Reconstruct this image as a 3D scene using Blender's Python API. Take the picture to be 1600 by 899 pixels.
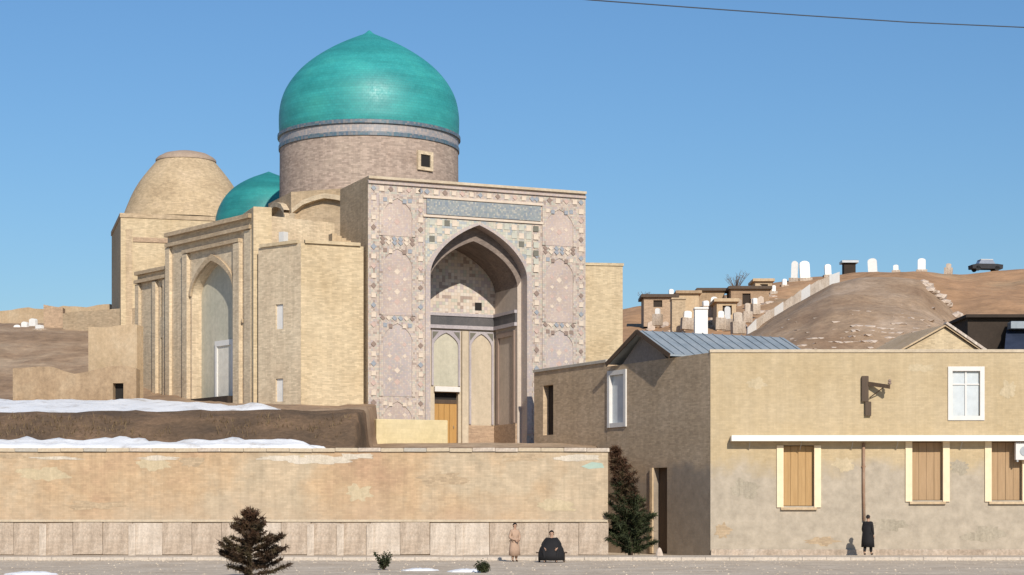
import bpy, math, random
from mathutils import Vector, Matrix, noise as mnoise
R = math.radians
rnd = random.Random(11)
S = bpy.context.scene
COL = S.collection
for o in list(bpy.data.objects):
    bpy.data.objects.remove(o)

# ------------------------------------------------------------------ camera, sky, sun, exposure
CAMZ, F, HOR = 2.0, 3000.0, 800.0          # eye height, focal length in photo pixels, horizon row
cam_d = bpy.data.cameras.new('camera')
cam_d.sensor_width = 36.0
cam_d.lens = 36.0 * F / 1600.0
cam_d.shift_y = (HOR - 449.5) / 1600.0
cam_d.clip_start, cam_d.clip_end = 1.0, 6000.0
cam = bpy.data.objects.new('camera', cam_d)
COL.objects.link(cam)
cam.location = (0, 0, CAMZ)
cam.rotation_euler = (R(90), 0, 0)
S.camera = cam

SUN_AZ, SUN_EL = 15.0, 31.0                # degrees right of straight behind the camera, height
w = bpy.data.worlds.new('World')
S.world = w
w.use_nodes = True
nt = w.node_tree
sky = nt.nodes.new('ShaderNodeTexSky')
sky.sky_type = 'NISHITA'
sky.sun_disc = False
sky.sun_elevation = R(SUN_EL)
sky.sun_rotation = R(180 - SUN_AZ)
sky.altitude = 0
sky.air_density = 1.4
sky.dust_density = 0.3
sky.ozone_density = 10.0
bg = nt.nodes['Background']
nt.links.new(sky.outputs[0], bg.inputs[0])
bg.inputs[1].default_value = 0.092
sl = bpy.data.lights.new('sun', 'SUN')
sl.energy = 4.3
sl.angle = R(0.5)
sl.color = (1.0, 0.93, 0.82)
so = bpy.data.objects.new('sun', sl)
COL.objects.link(so)
sd = Vector((math.sin(R(SUN_AZ)) * math.cos(R(SUN_EL)), -math.cos(R(SUN_AZ)) * math.cos(R(SUN_EL)), math.sin(R(SUN_EL))))
so.rotation_euler = sd.to_track_quat('Z', 'Y').to_euler()
so.location = (30, -40, 60)
S.view_settings.view_transform = 'Standard'
S.view_settings.look = 'None'
S.view_settings.exposure = 0.18
S.view_settings.gamma = 1.0

# ------------------------------------------------------------------ helpers: objects
def setp(o, label=None, cat=None, group=None, kind=None):
    if label: o['label'] = label
    if cat: o['category'] = cat
    if group: o['group'] = group
    if kind: o['kind'] = kind
    return o

def thing(name, label, cat, loc=(0, 0, 0), rz=0.0, group=None):
    o = bpy.data.objects.new(name, None)
    o.empty_display_size = 0.2
    COL.objects.link(o)
    o.location = loc
    o.rotation_euler = (0, 0, rz)
    return setp(o, label, cat, group)

def copy_tree(o, parent=None):
    c = o.copy()
    COL.objects.link(c)
    if parent is not None: c.parent = parent
    for ch in list(o.children):
        copy_tree(ch, c)
    return c

def link(name, me, parent=None, loc=None, rz=None):
    o = bpy.data.objects.new(name, me)
    COL.objects.link(o)
    if parent is not None: o.parent = parent
    if loc is not None: o.location = loc
    if rz is not None: o.rotation_euler = (0, 0, rz)
    return o

def PX(px, d): return (px - 800.0) / F * d
def PZ(py, d): return CAMZ + (HOR - py) * d / F

class MB:
    """collects faces, gives them UVs in metres, links ONE mesh object"""
    def __init__(s): s.v, s.f, s.uv = [], [], []
    def face(s, pts, uv=None):
        i = len(s.v)
        s.v += [tuple(p) for p in pts]
        s.f.append(tuple(range(i, i + len(pts))))
        if uv is None:
            a, b, c = Vector(pts[0]), Vector(pts[1]), Vector(pts[2])
            n = (b - a).cross(c - a)
            if len(pts) > 3 and n.length < 1e-9:
                n = (c - a).cross(Vector(pts[3]) - a)
            if n.length > 1e-12: n.normalize()
            if abs(n.z) > 0.75: uv = [(p[0], p[1]) for p in pts]
            else:
                t = Vector((-n.y, n.x, 0)).normalized()
                uv = [(p[0] * t.x + p[1] * t.y, p[2]) for p in pts]
        s.uv.append(uv)
    def hexa(s, p):            # p: 4 bottom (ccw from above), 4 top
        s.face([p[3], p[2], p[1], p[0]])
        s.face(p[4:8])
        for i in range(4):
            j = (i + 1) % 4
            s.face([p[i], p[j], p[4 + j], p[4 + i]])
    def box(s, x0, x1, y0, y1, z0, z1, b=0.0):
        if b <= 0:
            s.hexa([(x0, y0, z0), (x1, y0, z0), (x1, y1, z0), (x0, y1, z0), (x0, y0, z1), (x1, y0, z1), (x1, y1, z1), (x0, y1, z1)])
        else:                   # chamfered towards -y and the top
            zb = z1 - b
            s.hexa([(x0, y0, z0), (x1, y0, z0), (x1, y1, z0), (x0, y1, z0), (x0, y0, zb), (x1, y0, zb), (x1, y1, zb), (x0, y1, zb)])
            s.f.pop(-5); s.uv.pop(-5)
            q = [(x0 + b, y0 + b, z1), (x1 - b, y0 + b, z1), (x1 - b, y1 - b, z1), (x0 + b, y1 - b, z1)]
            p = [(x0, y0, zb), (x1, y0, zb), (x1, y1, zb), (x0, y1, zb)]
            s.face(q)
            for i in range(4):
                j = (i + 1) % 4
                s.face([p[i], p[j], q[j], q[i]])
    def obox(s, c, ax, ay, az, hx, hy, hz):      # oriented box: centre, three unit axes, half sizes
        c, ax, ay, az = Vector(c), Vector(ax), Vector(ay), Vector(az)
        P = [c + ax * hx * i + ay * hy * j + az * hz * k for k in (-1, 1) for (i, j) in ((-1, -1), (1, -1), (1, 1), (-1, 1))]
        s.hexa(P)
    def lathe(s, prof, n=48, cx=0, cy=0, a0=0.0, a1=2 * math.pi, jit=None):
        L = [0]
        for i in range(1, len(prof)):
            L.append(L[-1] + math.hypot(prof[i][0] - prof[i - 1][0], prof[i][1] - prof[i - 1][1]))
        rm = max(p[0] for p in prof)
        def pt(r, z, a): return (cx + r * math.cos(a), cy + r * math.sin(a), z)
        for i in range(len(prof) - 1):
            for k in range(n):
                A = a0 + (a1 - a0) * k / n
                B = a0 + (a1 - a0) * (k + 1) / n
                r0, z0 = prof[i]; r1, z1 = prof[i + 1]
                u0, u1 = A * rm, B * rm
                pts = [pt(r0, z0, A), pt(r0, z0, B), pt(r1, z1, B), pt(r1, z1, A)]
                uv = [(u0, L[i]), (u1, L[i]), (u1, L[i + 1]), (u0, L[i + 1])]
                if r1 < 1e-6: pts, uv = pts[:3], uv[:3]
                elif r0 < 1e-6: pts, uv = [pts[0], pts[2], pts[3]], [uv[0], uv[2], uv[3]]
                s.face(pts, uv)
    def tube(s, pts, rad, n=6, caps=True):
        pts = [Vector(p) for p in pts]
        if not isinstance(rad, (list, tuple)): rad = [rad] * len(pts)
        rings = []
        for i, p in enumerate(pts):
            d = (pts[min(i + 1, len(pts) - 1)] - pts[max(i - 1, 0)]).normalized()
            up = Vector((0, 0, 1)) if abs(d.z) < 0.9 else Vector((1, 0, 0))
            a = d.cross(up).normalized()
            b = d.cross(a).normalized()
            rings.append([p + (a * math.cos(2 * math.pi * k / n) + b * math.sin(2 * math.pi * k / n)) * rad[i] for k in range(n)])
        for i in range(len(rings) - 1):
            for k in range(n):
                j = (k + 1) % n
                s.face([rings[i][k], rings[i + 1][k], rings[i + 1][j], rings[i][j]])
        if caps:
            s.face(rings[0]); s.face(list(reversed(rings[-1])))
    def wall(s, x0, x1, z0, z1, y, t, holes=(), back=True):
        """wall in the local xz plane, outer face at y (facing -y), thickness t behind it, rectangular holes with reveals"""
        xs = sorted({x0, x1, *[h[0] for h in holes], *[h[1] for h in holes]})
        zs = sorted({z0, z1, *[h[2] for h in holes], *[h[3] for h in holes]})
        for i in range(len(xs) - 1):
            for k in range(len(zs) - 1):
                cx, cz = (xs[i] + xs[i + 1]) / 2, (zs[k] + zs[k + 1]) / 2
                if any(h[0] < cx < h[1] and h[2] < cz < h[3] for h in holes): continue
                a, b, c, d = xs[i], xs[i + 1], zs[k], zs[k + 1]
                s.face([(a, y, c), (b, y, c), (b, y, d), (a, y, d)])
                if back: s.face([(b, y + t, c), (a, y + t, c), (a, y + t, d), (b, y + t, d)])
        for (a, b, c, d) in holes:
            s.face([(a, y, c), (a, y, d), (a, y + t, d), (a, y + t, c)])
            s.face([(b, y, d), (b, y, c), (b, y + t, c), (b, y + t, d)])
            s.face([(a, y, d), (b, y, d), (b, y + t, d), (a, y + t, d)])
            s.face([(b, y, c), (a, y, c), (a, y + t, c), (b, y + t, c)])
        s.face([(x0, y + t, z0), (x0, y, z0), (x0, y, z1), (x0, y + t, z1)])
        s.face([(x1, y, z0), (x1, y + t, z0), (x1, y + t, z1), (x1, y, z1)])
        s.face([(x0, y, z1), (x1, y, z1), (x1, y + t, z1), (x0, y + t, z1)])
    def prism(s, poly, y0, y1):     # polygon in xz (ccw seen from -y), extruded from y0 to y1
        n = len(poly)
        s.face([(p[0], y0, p[1]) for p in poly])
        s.face([(p[0], y1, p[1]) for p in reversed(poly)])
        for i in range(n):
            a, b = poly[i], poly[(i + 1) % n]
            s.face([(a[0], y0, a[1]), (a[0], y1, a[1]), (b[0], y1, b[1]), (b[0], y0, b[1])])
    def mesh(s, name, mat, smooth=False):
        me = bpy.data.meshes.new(name)
        me.from_pydata(s.v, [], s.f)
        uvl = me.uv_layers.new(name='UVMap')
        flat = []
        for u in s.uv:
            for c in u: flat += [c[0], c[1]]
        uvl.data.foreach_set('uv', flat)
        if smooth:
            import bmesh
            bm = bmesh.new(); bm.from_mesh(me)
            bmesh.ops.remove_doubles(bm, verts=bm.verts, dist=1e-4)
            bm.to_mesh(me); bm.free()
            me.shade_smooth()
        me.materials.append(mat)
        return me
    def build(s, name, mat, parent=None, smooth=False, loc=None, rz=None):
        return link(name, s.mesh(name, mat, smooth), parent, loc, rz)

# ------------------------------------------------------------------ helpers: materials
def lerp3(a, b, t): return tuple(a[i] * (1 - t) + b[i] * t for i in range(3))
class NT:
    def __init__(s, name):
        s.m = bpy.data.materials.new(name)
        s.m.use_nodes = True
        s.t = s.m.node_tree
        s.b = s.t.nodes['Principled BSDF']
    def n(s, typ, **kw):
        x = s.t.nodes.new(typ)
        for k, v in kw.items(): setattr(x, k, v)
        return x
    def l(s, a, b): s.t.links.new(a, b)
    def noise(s, vec, scale, detail=4, rough=0.6):
        x = s.n('ShaderNodeTexNoise')
        x.inputs['Scale'].default_value = scale
        x.inputs['Detail'].default_value = detail
        x.inputs['Roughness'].default_value = rough
        s.l(vec, x.inputs['Vector'])
        return x.outputs['Fac']
    def ramp(s, fac, stops, interp='LINEAR'):
        x = s.n('ShaderNodeValToRGB')
        x.color_ramp.interpolation = interp
        e = x.color_ramp.elements
        while len(e) < len(stops): e.new(0.5)
        for i, (p, c) in enumerate(stops):
            e[i].position = p
            e[i].color = (*c, 1) if not isinstance(c, (int, float)) else (c, c, c, 1)
        s.l(fac, x.inputs['Fac'])
        return x.outputs['Color']
    def mix(s, fac, a, b, mode='MIX'):
        x = s.n('ShaderNodeMixRGB', blend_type=mode)
        for inp, val in ((x.inputs[0], fac), (x.inputs[1], a), (x.inputs[2], b)):
            if isinstance(val, (int, float)): inp.default_value = val
            elif isinstance(val, tuple): inp.default_value = (*val[:3], 1)
            else: s.l(val, inp)
        return x.outputs[0]
    def mapv(s, vec, scale=(1, 1, 1), loc=(0, 0, 0)):
        x = s.n('ShaderNodeMapping')
        x.inputs['Scale'].default_value = scale
        x.inputs['Location'].default_value = loc
        s.l(vec, x.inputs['Vector'])
        return x.outputs[0]
    def bump(s, h, strength, dist=0.02):
        x = s.n('ShaderNodeBump')
        x.inputs['Strength'].default_value = strength
        x.inputs['Distance'].default_value = dist
        s.l(h, x.inputs['Height'])
        s.l(x.outputs[0], s.b.inputs['Normal'])

def surf(name, cols, scale=0.6, rough=0.9, bump=0.3, brick=None, streak=0.0, fine=0.12, stain=None, spec=0.25, bdist=0.02, brickvar=0.18):
    """cols: 2-3 base colours blended by noise; brick=(w,h) courses on UVs; streak: vertical weathering; stain=(colour, z, soft, amount)"""
    k = NT(name)
    tc = k.n('ShaderNodeTexCoord')
    ob, uv = tc.outputs['Object'], tc.outputs['UV']
    f = k.noise(ob, scale, 6, 0.62)
    n = len(cols)
    c = k.ramp(f, [(0.3 + 0.4 * i / max(1, n - 1), cols[i]) for i in range(n)])
    h = k.noise(ob, scale * 14, 5, 0.7)
    if fine > 0:
        c = k.mix(1.0, c, k.ramp(k.noise(ob, scale * 9, 6, 0.75), [(0.3, 1 - fine * 2), (0.7, 1 + fine)]), 'MULTIPLY')
    if streak > 0:
        sv = k.mapv(ob, (3.0, 3.0, 0.16))
        c = k.mix(1.0, c, k.ramp(k.noise(sv, 1.0, 5, 0.7), [(0.35, 1 - streak), (0.6, 1.0)]), 'MULTIPLY')
    if brick:
        b = k.n('ShaderNodeTexBrick')
        b.offset = 0.5
        b.inputs['Scale'].default_value = 1.0
        b.inputs['Brick Width'].default_value = brick[0]
        b.inputs['Row Height'].default_value = brick[1]
        b.inputs['Mortar Size'].default_value = 0.006
        b.inputs['Mortar Smooth'].default_value = 0.3
        b.inputs['Bias'].default_value = 0.0
        b.inputs['Color1'].default_value = (1 + brickvar * .6,) * 3 + (1,)
        b.inputs['Color2'].default_value = (1 - brickvar,) * 3 + (1,)
        b.inputs['Mortar'].default_value = (0.90, 0.89, 0.88, 1)
        k.l(uv, b.inputs['Vector'])
        c = k.mix(1.0, c, b.outputs['Color'], 'MULTIPLY')
        bh = k.n('ShaderNodeMath', operation='MULTIPLY_ADD')
        k.l(b.outputs['Fac'], bh.inputs[0]); bh.inputs[1].default_value = -0.25
        k.l(h, bh.inputs[2])
        h = bh.outputs[0]
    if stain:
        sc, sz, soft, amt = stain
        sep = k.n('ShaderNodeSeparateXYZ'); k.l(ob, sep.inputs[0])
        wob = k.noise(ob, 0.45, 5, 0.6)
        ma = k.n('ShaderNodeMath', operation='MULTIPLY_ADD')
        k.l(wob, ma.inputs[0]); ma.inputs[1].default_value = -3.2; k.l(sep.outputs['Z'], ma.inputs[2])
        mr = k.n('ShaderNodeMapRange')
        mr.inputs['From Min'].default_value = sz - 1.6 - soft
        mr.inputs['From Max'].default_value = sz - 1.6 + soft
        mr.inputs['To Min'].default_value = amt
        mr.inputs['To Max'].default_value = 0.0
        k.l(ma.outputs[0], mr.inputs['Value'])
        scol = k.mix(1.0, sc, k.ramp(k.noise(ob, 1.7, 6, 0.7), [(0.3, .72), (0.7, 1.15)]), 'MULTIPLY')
        c = k.mix(mr.outputs[0], c, scol)
    k.l(c, k.b.inputs['Base Color'])
    k.b.inputs['Roughness'].default_value = rough
    k.b.inputs['Specular IOR Level'].default_value = spec
    if bump > 0: k.bump(h, bump, bdist)
    return k.m

def mosaic(name, palette, cell=0.11, rough=0.45, wash=0.35, washcol=(0.5, 0.42, 0.36), big=0.5):
    """small square tiles, each with a random colour from a palette, on UVs in metres"""
    k = NT(name)
    tc = k.n('ShaderNodeTexCoord')
    uv, ob = tc.outputs['UV'], tc.outputs['Object']
    v = k.n('ShaderNodeTexVoronoi', distance='CHEBYCHEV')
    v.inputs['Scale'].default_value = 1.0 / cell
    v.inputs['Randomness'].default_value = 0.0
    v.voronoi_dimensions = '2D'
    k.l(uv, v.inputs['Vector'])
    sep = k.n('ShaderNodeSeparateColor'); k.l(v.outputs['Color'], sep.inputs[0])
    n = len(palette)
    c = k.ramp(sep.outputs[0], [(i / n, palette[i]) for i in range(n)], 'CONSTANT')
    c = k.mix(wash, c, k.mix(1.0, washcol, k.ramp(k.noise(ob, big, 5, 0.65), [(0.3, .75), (0.7, 1.2)]), 'MULTIPLY'))
    joint = k.ramp(v.outputs['Distance'], [(0.42, 1.0), (0.5, 0.72)])
    c = k.mix(1.0, c, joint, 'MULTIPLY')
    k.l(c, k.b.inputs['Base Color'])
    k.b.inputs['Roughness'].default_value = rough
    k.bump(joint, 0.25, 0.008)
    return k.m

def glazed(name, c0, c1, c2, row=0.16):
    k = NT(name)
    tc = k.n('ShaderNodeTexCoord')
    ob, uv = tc.outputs['Object'], tc.outputs['UV']
    c = k.ramp(k.noise(k.mapv(ob, (1, 1, 1.6)), 0.35, 7, 0.62), [(0.3, c0), (0.5, c1), (0.72, c2)])
    b = k.n('ShaderNodeTexBrick')
    b.inputs['Scale'].default_value = 1.0
    b.inputs['Brick Width'].default_value = row * 1.4
    b.inputs['Row Height'].default_value = row
    b.inputs['Mortar Size'].default_value = 0.008
    b.inputs['Color1'].default_value = (1.06, 1.05, 1.05, 1)
    b.inputs['Color2'].default_value = (0.92, 0.93, 0.94, 1)
    b.inputs['Mortar'].default_value = (0.78, 0.8, 0.8, 1)
    k.l(uv, b.inputs['Vector'])
    c = k.mix(1.0, c, b.outputs['Color'], 'MULTIPLY')
    band = k.noise(k.mapv(ob, (0.15, 0.15, 2.2)), 1.0, 4, 0.6)
    c = k.mix(1.0, c, k.ramp(band, [(0.35, .86), (0.65, 1.1)]), 'MULTIPLY')
    k.l(c, k.b.inputs['Base Color'])
    rg = k.ramp(k.noise(ob, 5, 5, 0.7), [(0.3, 0.40), (0.7, 0.60)])
    k.l(rg, k.b.inputs['Roughness'])
    k.b.inputs['Specular IOR Level'].default_value = 0.5
    nh = k.mix(0.5, b.outputs['Fac'], k.noise(ob, 2.5, 4, 0.6))
    k.bump(nh, 0.22, 0.03)
    return k.m

def plain(name, c, rough=0.6, metal=0.0, spec=0.4, var=0.1, scale=3.0, bump=0.1):
    k = NT(name)
    tc = k.n('ShaderNodeTexCoord')
    cc = k.mix(1.0, c, k.ramp(k.noise(tc.outputs['Object'], scale, 5, 0.65), [(0.3, 1 - var), (0.7, 1 + var)]), 'MULTIPLY')
    k.l(cc, k.b.inputs['Base Color'])
    k.b.inputs['Roughness'].default_value = rough
    k.b.inputs['Metallic'].default_value = metal
    k.b.inputs['Specular IOR Level'].default_value = spec
    if bump: k.bump(k.noise(tc.outputs['Object'], scale * 8, 4, 0.6), bump, 0.01)
    return k.m

def wood(name, c0, c1):
    k = NT(name)
    tc = k.n('ShaderNodeTexCoord')
    c = k.ramp(k.noise(k.mapv(tc.outputs['Object'], (9, 9, 0.7)), 1.0, 6, 0.7), [(0.3, c0), (0.7, c1)])
    k.l(c, k.b.inputs['Base Color'])
    k.b.inputs['Roughness'].default_value = 0.7
    k.bump(k.noise(k.mapv(tc.outputs['Object'], (14, 14, 1)), 1.0, 4, 0.6), 0.3, 0.01)
    return k.m

def leafmat(name, c0, c1, c2):
    k = NT(name)
    tc = k.n('ShaderNodeTexCoord')
    c = k.ramp(k.noise(tc.outputs['Object'], 2.2, 4, 0.6), [(0.3, c0), (0.5, c1), (0.7, c2)])
    k.l(c, k.b.inputs['Base Color'])
    k.b.inputs['Roughness'].default_value = 0.7
    k.b.inputs['Specular IOR Level'].default_value = 0.2
    return k.m

MT = {}
MT['brick_new'] = surf('pale_restored_brick', [(0.50, 0.38, 0.23), (0.57, 0.45, 0.29), (0.62, 0.50, 0.33)], 0.35, brick=(0.27, 0.075), streak=0.10, fine=0.06)
MT['brick_tan'] = surf('tan_brick', [(0.42, 0.315, 0.20), (0.50, 0.38, 0.25), (0.55, 0.43, 0.29)], 0.4, brick=(0.27, 0.075), streak=0.14, fine=0.08)
MT['brick_facade'] = surf('weathered_facade_brick', [(0.55, 0.43, 0.295), (0.63, 0.505, 0.35), (0.67, 0.55, 0.39)], 0.5, brick=(0.27, 0.08), streak=0.16, fine=0.08)
MT['brick_drum'] = surf('mauve_drum_brick', [(0.36, 0.27, 0.215), (0.42, 0.325, 0.265), (0.45, 0.355, 0.285)], 0.5, brick=(0.27, 0.09), streak=0.12, fine=0.10, brickvar=0.25)
MT['brick_dome'] = surf('old_dome_brick', [(0.42, 0.31, 0.19), (0.51, 0.385, 0.24), (0.54, 0.41, 0.27)], 0.5, brick=(0.3, 0.09), streak=0.05, fine=0.10)
MT['brick_wall'] = surf('street_wall_brick', [(0.46, 0.30, 0.19), (0.51, 0.36, 0.22), (0.49, 0.39, 0.27), (0.56, 0.43, 0.29)], 0.20, brick=(0.27, 0.08), streak=0.16, fine=0.09, brickvar=0.11, stain=((0.44, 0.34, 0.25), 2.0, 0.8, 0.5))
MT['house_front'] = surf('sunlit_house_plaster', [(0.445, 0.34, 0.20), (0.485, 0.38, 0.235), (0.515, 0.41, 0.265)], 0.4, fine=0.06, streak=0.10, brick=(0.27, 0.075), brickvar=0.07, stain=((0.415, 0.355, 0.28), 4.1, 0.35, 0.92))
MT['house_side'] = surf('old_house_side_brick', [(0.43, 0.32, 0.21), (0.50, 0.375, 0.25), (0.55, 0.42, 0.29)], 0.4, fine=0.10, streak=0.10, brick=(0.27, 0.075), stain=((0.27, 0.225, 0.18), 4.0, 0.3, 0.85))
MT['mud'] = surf('mud_plaster', [(0.46, 0.335, 0.20), (0.53, 0.39, 0.245), (0.58, 0.45, 0.30)], 0.5, fine=0.12, streak=0.08, bump=0.5)
MT['mud_brown'] = surf('brown_mud_plaster', [(0.30, 0.205, 0.125), (0.39, 0.275, 0.17), (0.46, 0.345, 0.225)], 0.4, fine=0.16, streak=0.12, bump=0.5)
MT['stone_slab'] = surf('pale_plinth_stone', [(0.36, 0.28, 0.21), (0.49, 0.39, 0.30), (0.58, 0.49, 0.40)], 0.9, rough=0.85, fine=0.2, streak=0.25)
MT['stone_slab_b'] = surf('light_plinth_stone', [(0.45, 0.36, 0.28), (0.57, 0.48, 0.39), (0.66, 0.57, 0.48)], 1.0, rough=0.85, fine=0.16, streak=0.2)
MT['coping'] = surf('coping_stone', [(0.46, 0.37, 0.26), (0.56, 0.47, 0.35)], 0.9, fine=0.1)
MT['coping_grey'] = surf('grey_coping_stone', [(0.40, 0.36, 0.30), (0.46, 0.42, 0.36)], 0.9, fine=0.1)
MT['plinth_new'] = surf('pale_yellow_plinth', [(0.56, 0.46, 0.26), (0.62, 0.52, 0.32)], 0.5, fine=0.06, brick=(0.5, 0.25), brickvar=0.06)
PINK, CREAM, GREY, LILAC, BROWN, BLUE, SAGE = (0.45, 0.335, 0.275), (0.56, 0.46, 0.36), (0.33, 0.31, 0.30), (0.38, 0.31, 0.33), (0.22, 0.14, 0.11), (0.18, 0.25, 0.34), (0.38, 0.40, 0.32)
MT['tile_field'] = mosaic('portal_tile_field', [PINK, CREAM, LILAC, CREAM, PINK, GREY, SAGE, CREAM, BROWN, PINK], 0.11, wash=0.5, washcol=(0.45, 0.38, 0.32))
MT['tile_panel'] = mosaic('pink_tile_panel', [PINK, PINK, CREAM, LILAC, PINK, (0.5, 0.36, 0.3)], 0.09, wash=0.6, washcol=(0.45, 0.37, 0.32))
MT['tile_panel_b'] = mosaic('lilac_tile_panel', [LILAC, PINK, CREAM, LILAC, GREY, PINK], 0.09, wash=0.6, washcol=(0.44, 0.375, 0.335))
MT['tile_spandrel'] = mosaic('spandrel_mosaic', [CREAM, SAGE, (0.5, 0.5, 0.44), CREAM, GREY, (0.5, 0.46, 0.36), BLUE], 0.14, wash=0.5, washcol=(0.45, 0.42, 0.34))
MT['tile_band'] = mosaic('inscription_tiles', [(0.20, 0.24, 0.26), (0.28, 0.30, 0.30), (0.24, 0.25, 0.26), (0.42, 0.40, 0.34), (0.16, 0.20, 0.26), (0.25, 0.27, 0.27)], 0.09, wash=0.35, washcol=(0.26, 0.27, 0.26))
MT['tile_back'] = mosaic('tympanum_mosaic', [CREAM, (0.60, 0.55, 0.48), LILAC, CREAM, SAGE, (0.6, 0.5, 0.42), BROWN, CREAM], 0.18, wash=0.4, washcol=(0.52, 0.44, 0.37))
MT['t_cream'] = plain('cream_tile', (0.58, 0.48, 0.38), 0.45)
MT['t_pink'] = plain('pink_tile', (0.48, 0.345, 0.29), 0.45)
MT['t_brown'] = plain('brown_tile', (0.25, 0.18, 0.145), 0.4)
MT['t_blue'] = plain('grey_blue_tile', (0.27, 0.285, 0.31), 0.4)
MT['t_dark'] = plain('dark_tile', (0.15, 0.14, 0.11), 0.4)
MT['t_teal'] = plain('pale_teal_tile', (0.44, 0.43, 0.36), 0.4)
MT['vault'] = surf('shade_toned_vault_brick', [(0.17, 0.135, 0.115), (0.22, 0.175, 0.15), (0.27, 0.215, 0.18)], 0.7, brick=(0.25, 0.07), fine=0.12)  # shade inside the vault is put into this dark brick colour
MT['niche'] = surf('niche_plaster', [(0.48, 0.40, 0.30), (0.56, 0.47, 0.35)], 0.5, fine=0.08, streak=0.1)
MT['niche_grey'] = surf('greenish_niche_plaster', [(0.44, 0.42, 0.33), (0.52, 0.48, 0.38)], 0.5, fine=0.08, streak=0.1)
MT['dado'] = surf('brown_dado_brick', [(0.40, 0.28, 0.19), (0.47, 0.34, 0.23)], 0.6, brick=(0.25, 0.07))
MT['frieze'] = surf('dark_frieze_tile', [(0.07, 0.07, 0.075), (0.12, 0.11, 0.11)], 1.2, rough=0.5)
MT['frieze_rim'] = surf('lilac_frieze_border', [(0.36, 0.32, 0.34), (0.44, 0.40, 0.40)], 1.2, rough=0.5)
MT['dome'] = glazed('turquoise_dome_tiles', (0.022, 0.23, 0.228), (0.033, 0.29, 0.278), (0.046, 0.335, 0.30), 0.16)
MT['dome_small'] = glazed('teal_dome_tiles', (0.018, 0.18, 0.18), (0.025, 0.23, 0.22), (0.035, 0.28, 0.25), 0.16)
MT['ring'] = mosaic('drum_ring_tiles', [(0.05, 0.13, 0.17), (0.12, 0.16, 0.19), (0.08, 0.12, 0.17), (0.2, 0.19, 0.19)], 0.14, wash=0.3, washcol=(0.13, 0.15, 0.17))
MT['band'] = mosaic('drum_band_tiles', [(0.34, 0.30, 0.29), (0.28, 0.27, 0.28), (0.40, 0.34, 0.31), (0.22, 0.24, 0.27)], 0.14, wash=0.4, washcol=(0.34, 0.30, 0.28))
MT['cap'] = surf('mauve_cap_plaster', [(0.34, 0.255, 0.19), (0.40, 0.305, 0.23)], 0.7)
MT['dark'] = plain('dark_opening', (0.018, 0.015, 0.013), 0.9, bump=0)
MT['darkwood'] = wood('dark_timber', (0.05, 0.03, 0.018), (0.09, 0.055, 0.03))
MT['oak'] = wood('honey_door_wood', (0.36, 0.19, 0.05), (0.46, 0.26, 0.08))
MT['shutter_a'] = wood('honey_shutter_wood', (0.34, 0.20, 0.075), (0.45, 0.28, 0.12))
MT['shutter_b'] = wood('brown_shutter_wood', (0.30, 0.19, 0.095), (0.40, 0.26, 0.14))
MT['cream_paint'] = plain('cream_paint', (0.74, 0.60, 0.40), 0.6, var=0.07)
MT['white_paint'] = plain('white_paint', (0.62, 0.60, 0.57), 0.55, var=0.05)
MT['white_canopy'] = plain('white_canopy_sheet', (0.82, 0.76, 0.66), 0.5, var=0.05)
MT['pale_pane'] = plain('sky_reflection_pane', (0.52, 0.555, 0.57), 0.25, var=0.08, bump=0)  # pale colour stands in for sky reflected in the glass
MT['grey_pane'] = plain('grey_window_pane', (0.25, 0.28, 0.34), 0.15, var=0.1, bump=0)
MT['tin'] = surf('blue_grey_tin_roof', [(0.20, 0.24, 0.27), (0.27, 0.31, 0.34), (0.32, 0.35, 0.37)], 0.9, rough=0.55, fine=0.08, streak=0.1, spec=0.4)
MT['tin_navy'] = surf('navy_tin_roof', [(0.02, 0.028, 0.05), (0.035, 0.045, 0.075)], 0.9, rough=0.5, spec=0.4)
MT['dark_wall'] = surf('dark_brown_wall', [(0.035, 0.026, 0.02), (0.055, 0.04, 0.03)], 0.7)
MT['soil'] = surf('brown_earth', [(0.10, 0.068, 0.044), (0.155, 0.10, 0.06), (0.24, 0.15, 0.088)], 0.45, rough=0.95, bump=0.8, fine=0.2, bdist=0.08)
MT['slope'] = surf('dry_slope_earth', [(0.22, 0.14, 0.085), (0.34, 0.23, 0.145), (0.48, 0.36, 0.245)], 0.12, rough=0.95, bump=0.8, fine=0.2, bdist=0.08)
MT['mound'] = surf('dry_hill_earth', [(0.28, 0.18, 0.11), (0.365, 0.25, 0.16), (0.47, 0.35, 0.25)], 0.16, rough=0.95, bump=0.7, fine=0.16, bdist=0.12)
MT['hill'] = surf('reddish_hill_earth', [(0.36, 0.215, 0.115), (0.46, 0.265, 0.14), (0.40, 0.285, 0.17)], 0.05, rough=0.95, bump=0.7, fine=0.18, bdist=0.15)
MT['snow'] = surf('old_snow', [(0.50, 0.46, 0.42), (0.74, 0.74, 0.74), (0.80, 0.80, 0.80), (0.82, 0.82, 0.82)], 0.8, rough=0.7, fine=0.05, bump=0.5, bdist=0.05)
MT['ground'] = surf('dusty_ground', [(0.46, 0.37, 0.275), (0.57, 0.47, 0.355), (0.66, 0.56, 0.44)], 0.5, rough=0.9, fine=0.2)
MT['pave'] = surf('pavement_slabs', [(0.46, 0.385, 0.30), (0.53, 0.45, 0.36), (0.57, 0.49, 0.40)], 0.5, rough=0.85, brick=(1.2, 0.8), brickvar=0.1)
MT['kerb'] = surf('kerb_stone', [(0.50, 0.43, 0.35), (0.58, 0.50, 0.42)], 1.0)
MT['rock'] = surf('pale_rubble', [(0.42, 0.33, 0.265), (0.55, 0.45, 0.365), (0.47, 0.39, 0.34)], 0.7, bump=0.6)
MT['black'] = plain('black_cloth', (0.009, 0.008, 0.009), 0.85, var=0.25)
MT['charcoal'] = plain('charcoal_cloth', (0.03, 0.03, 0.034), 0.85, var=0.2)
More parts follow.
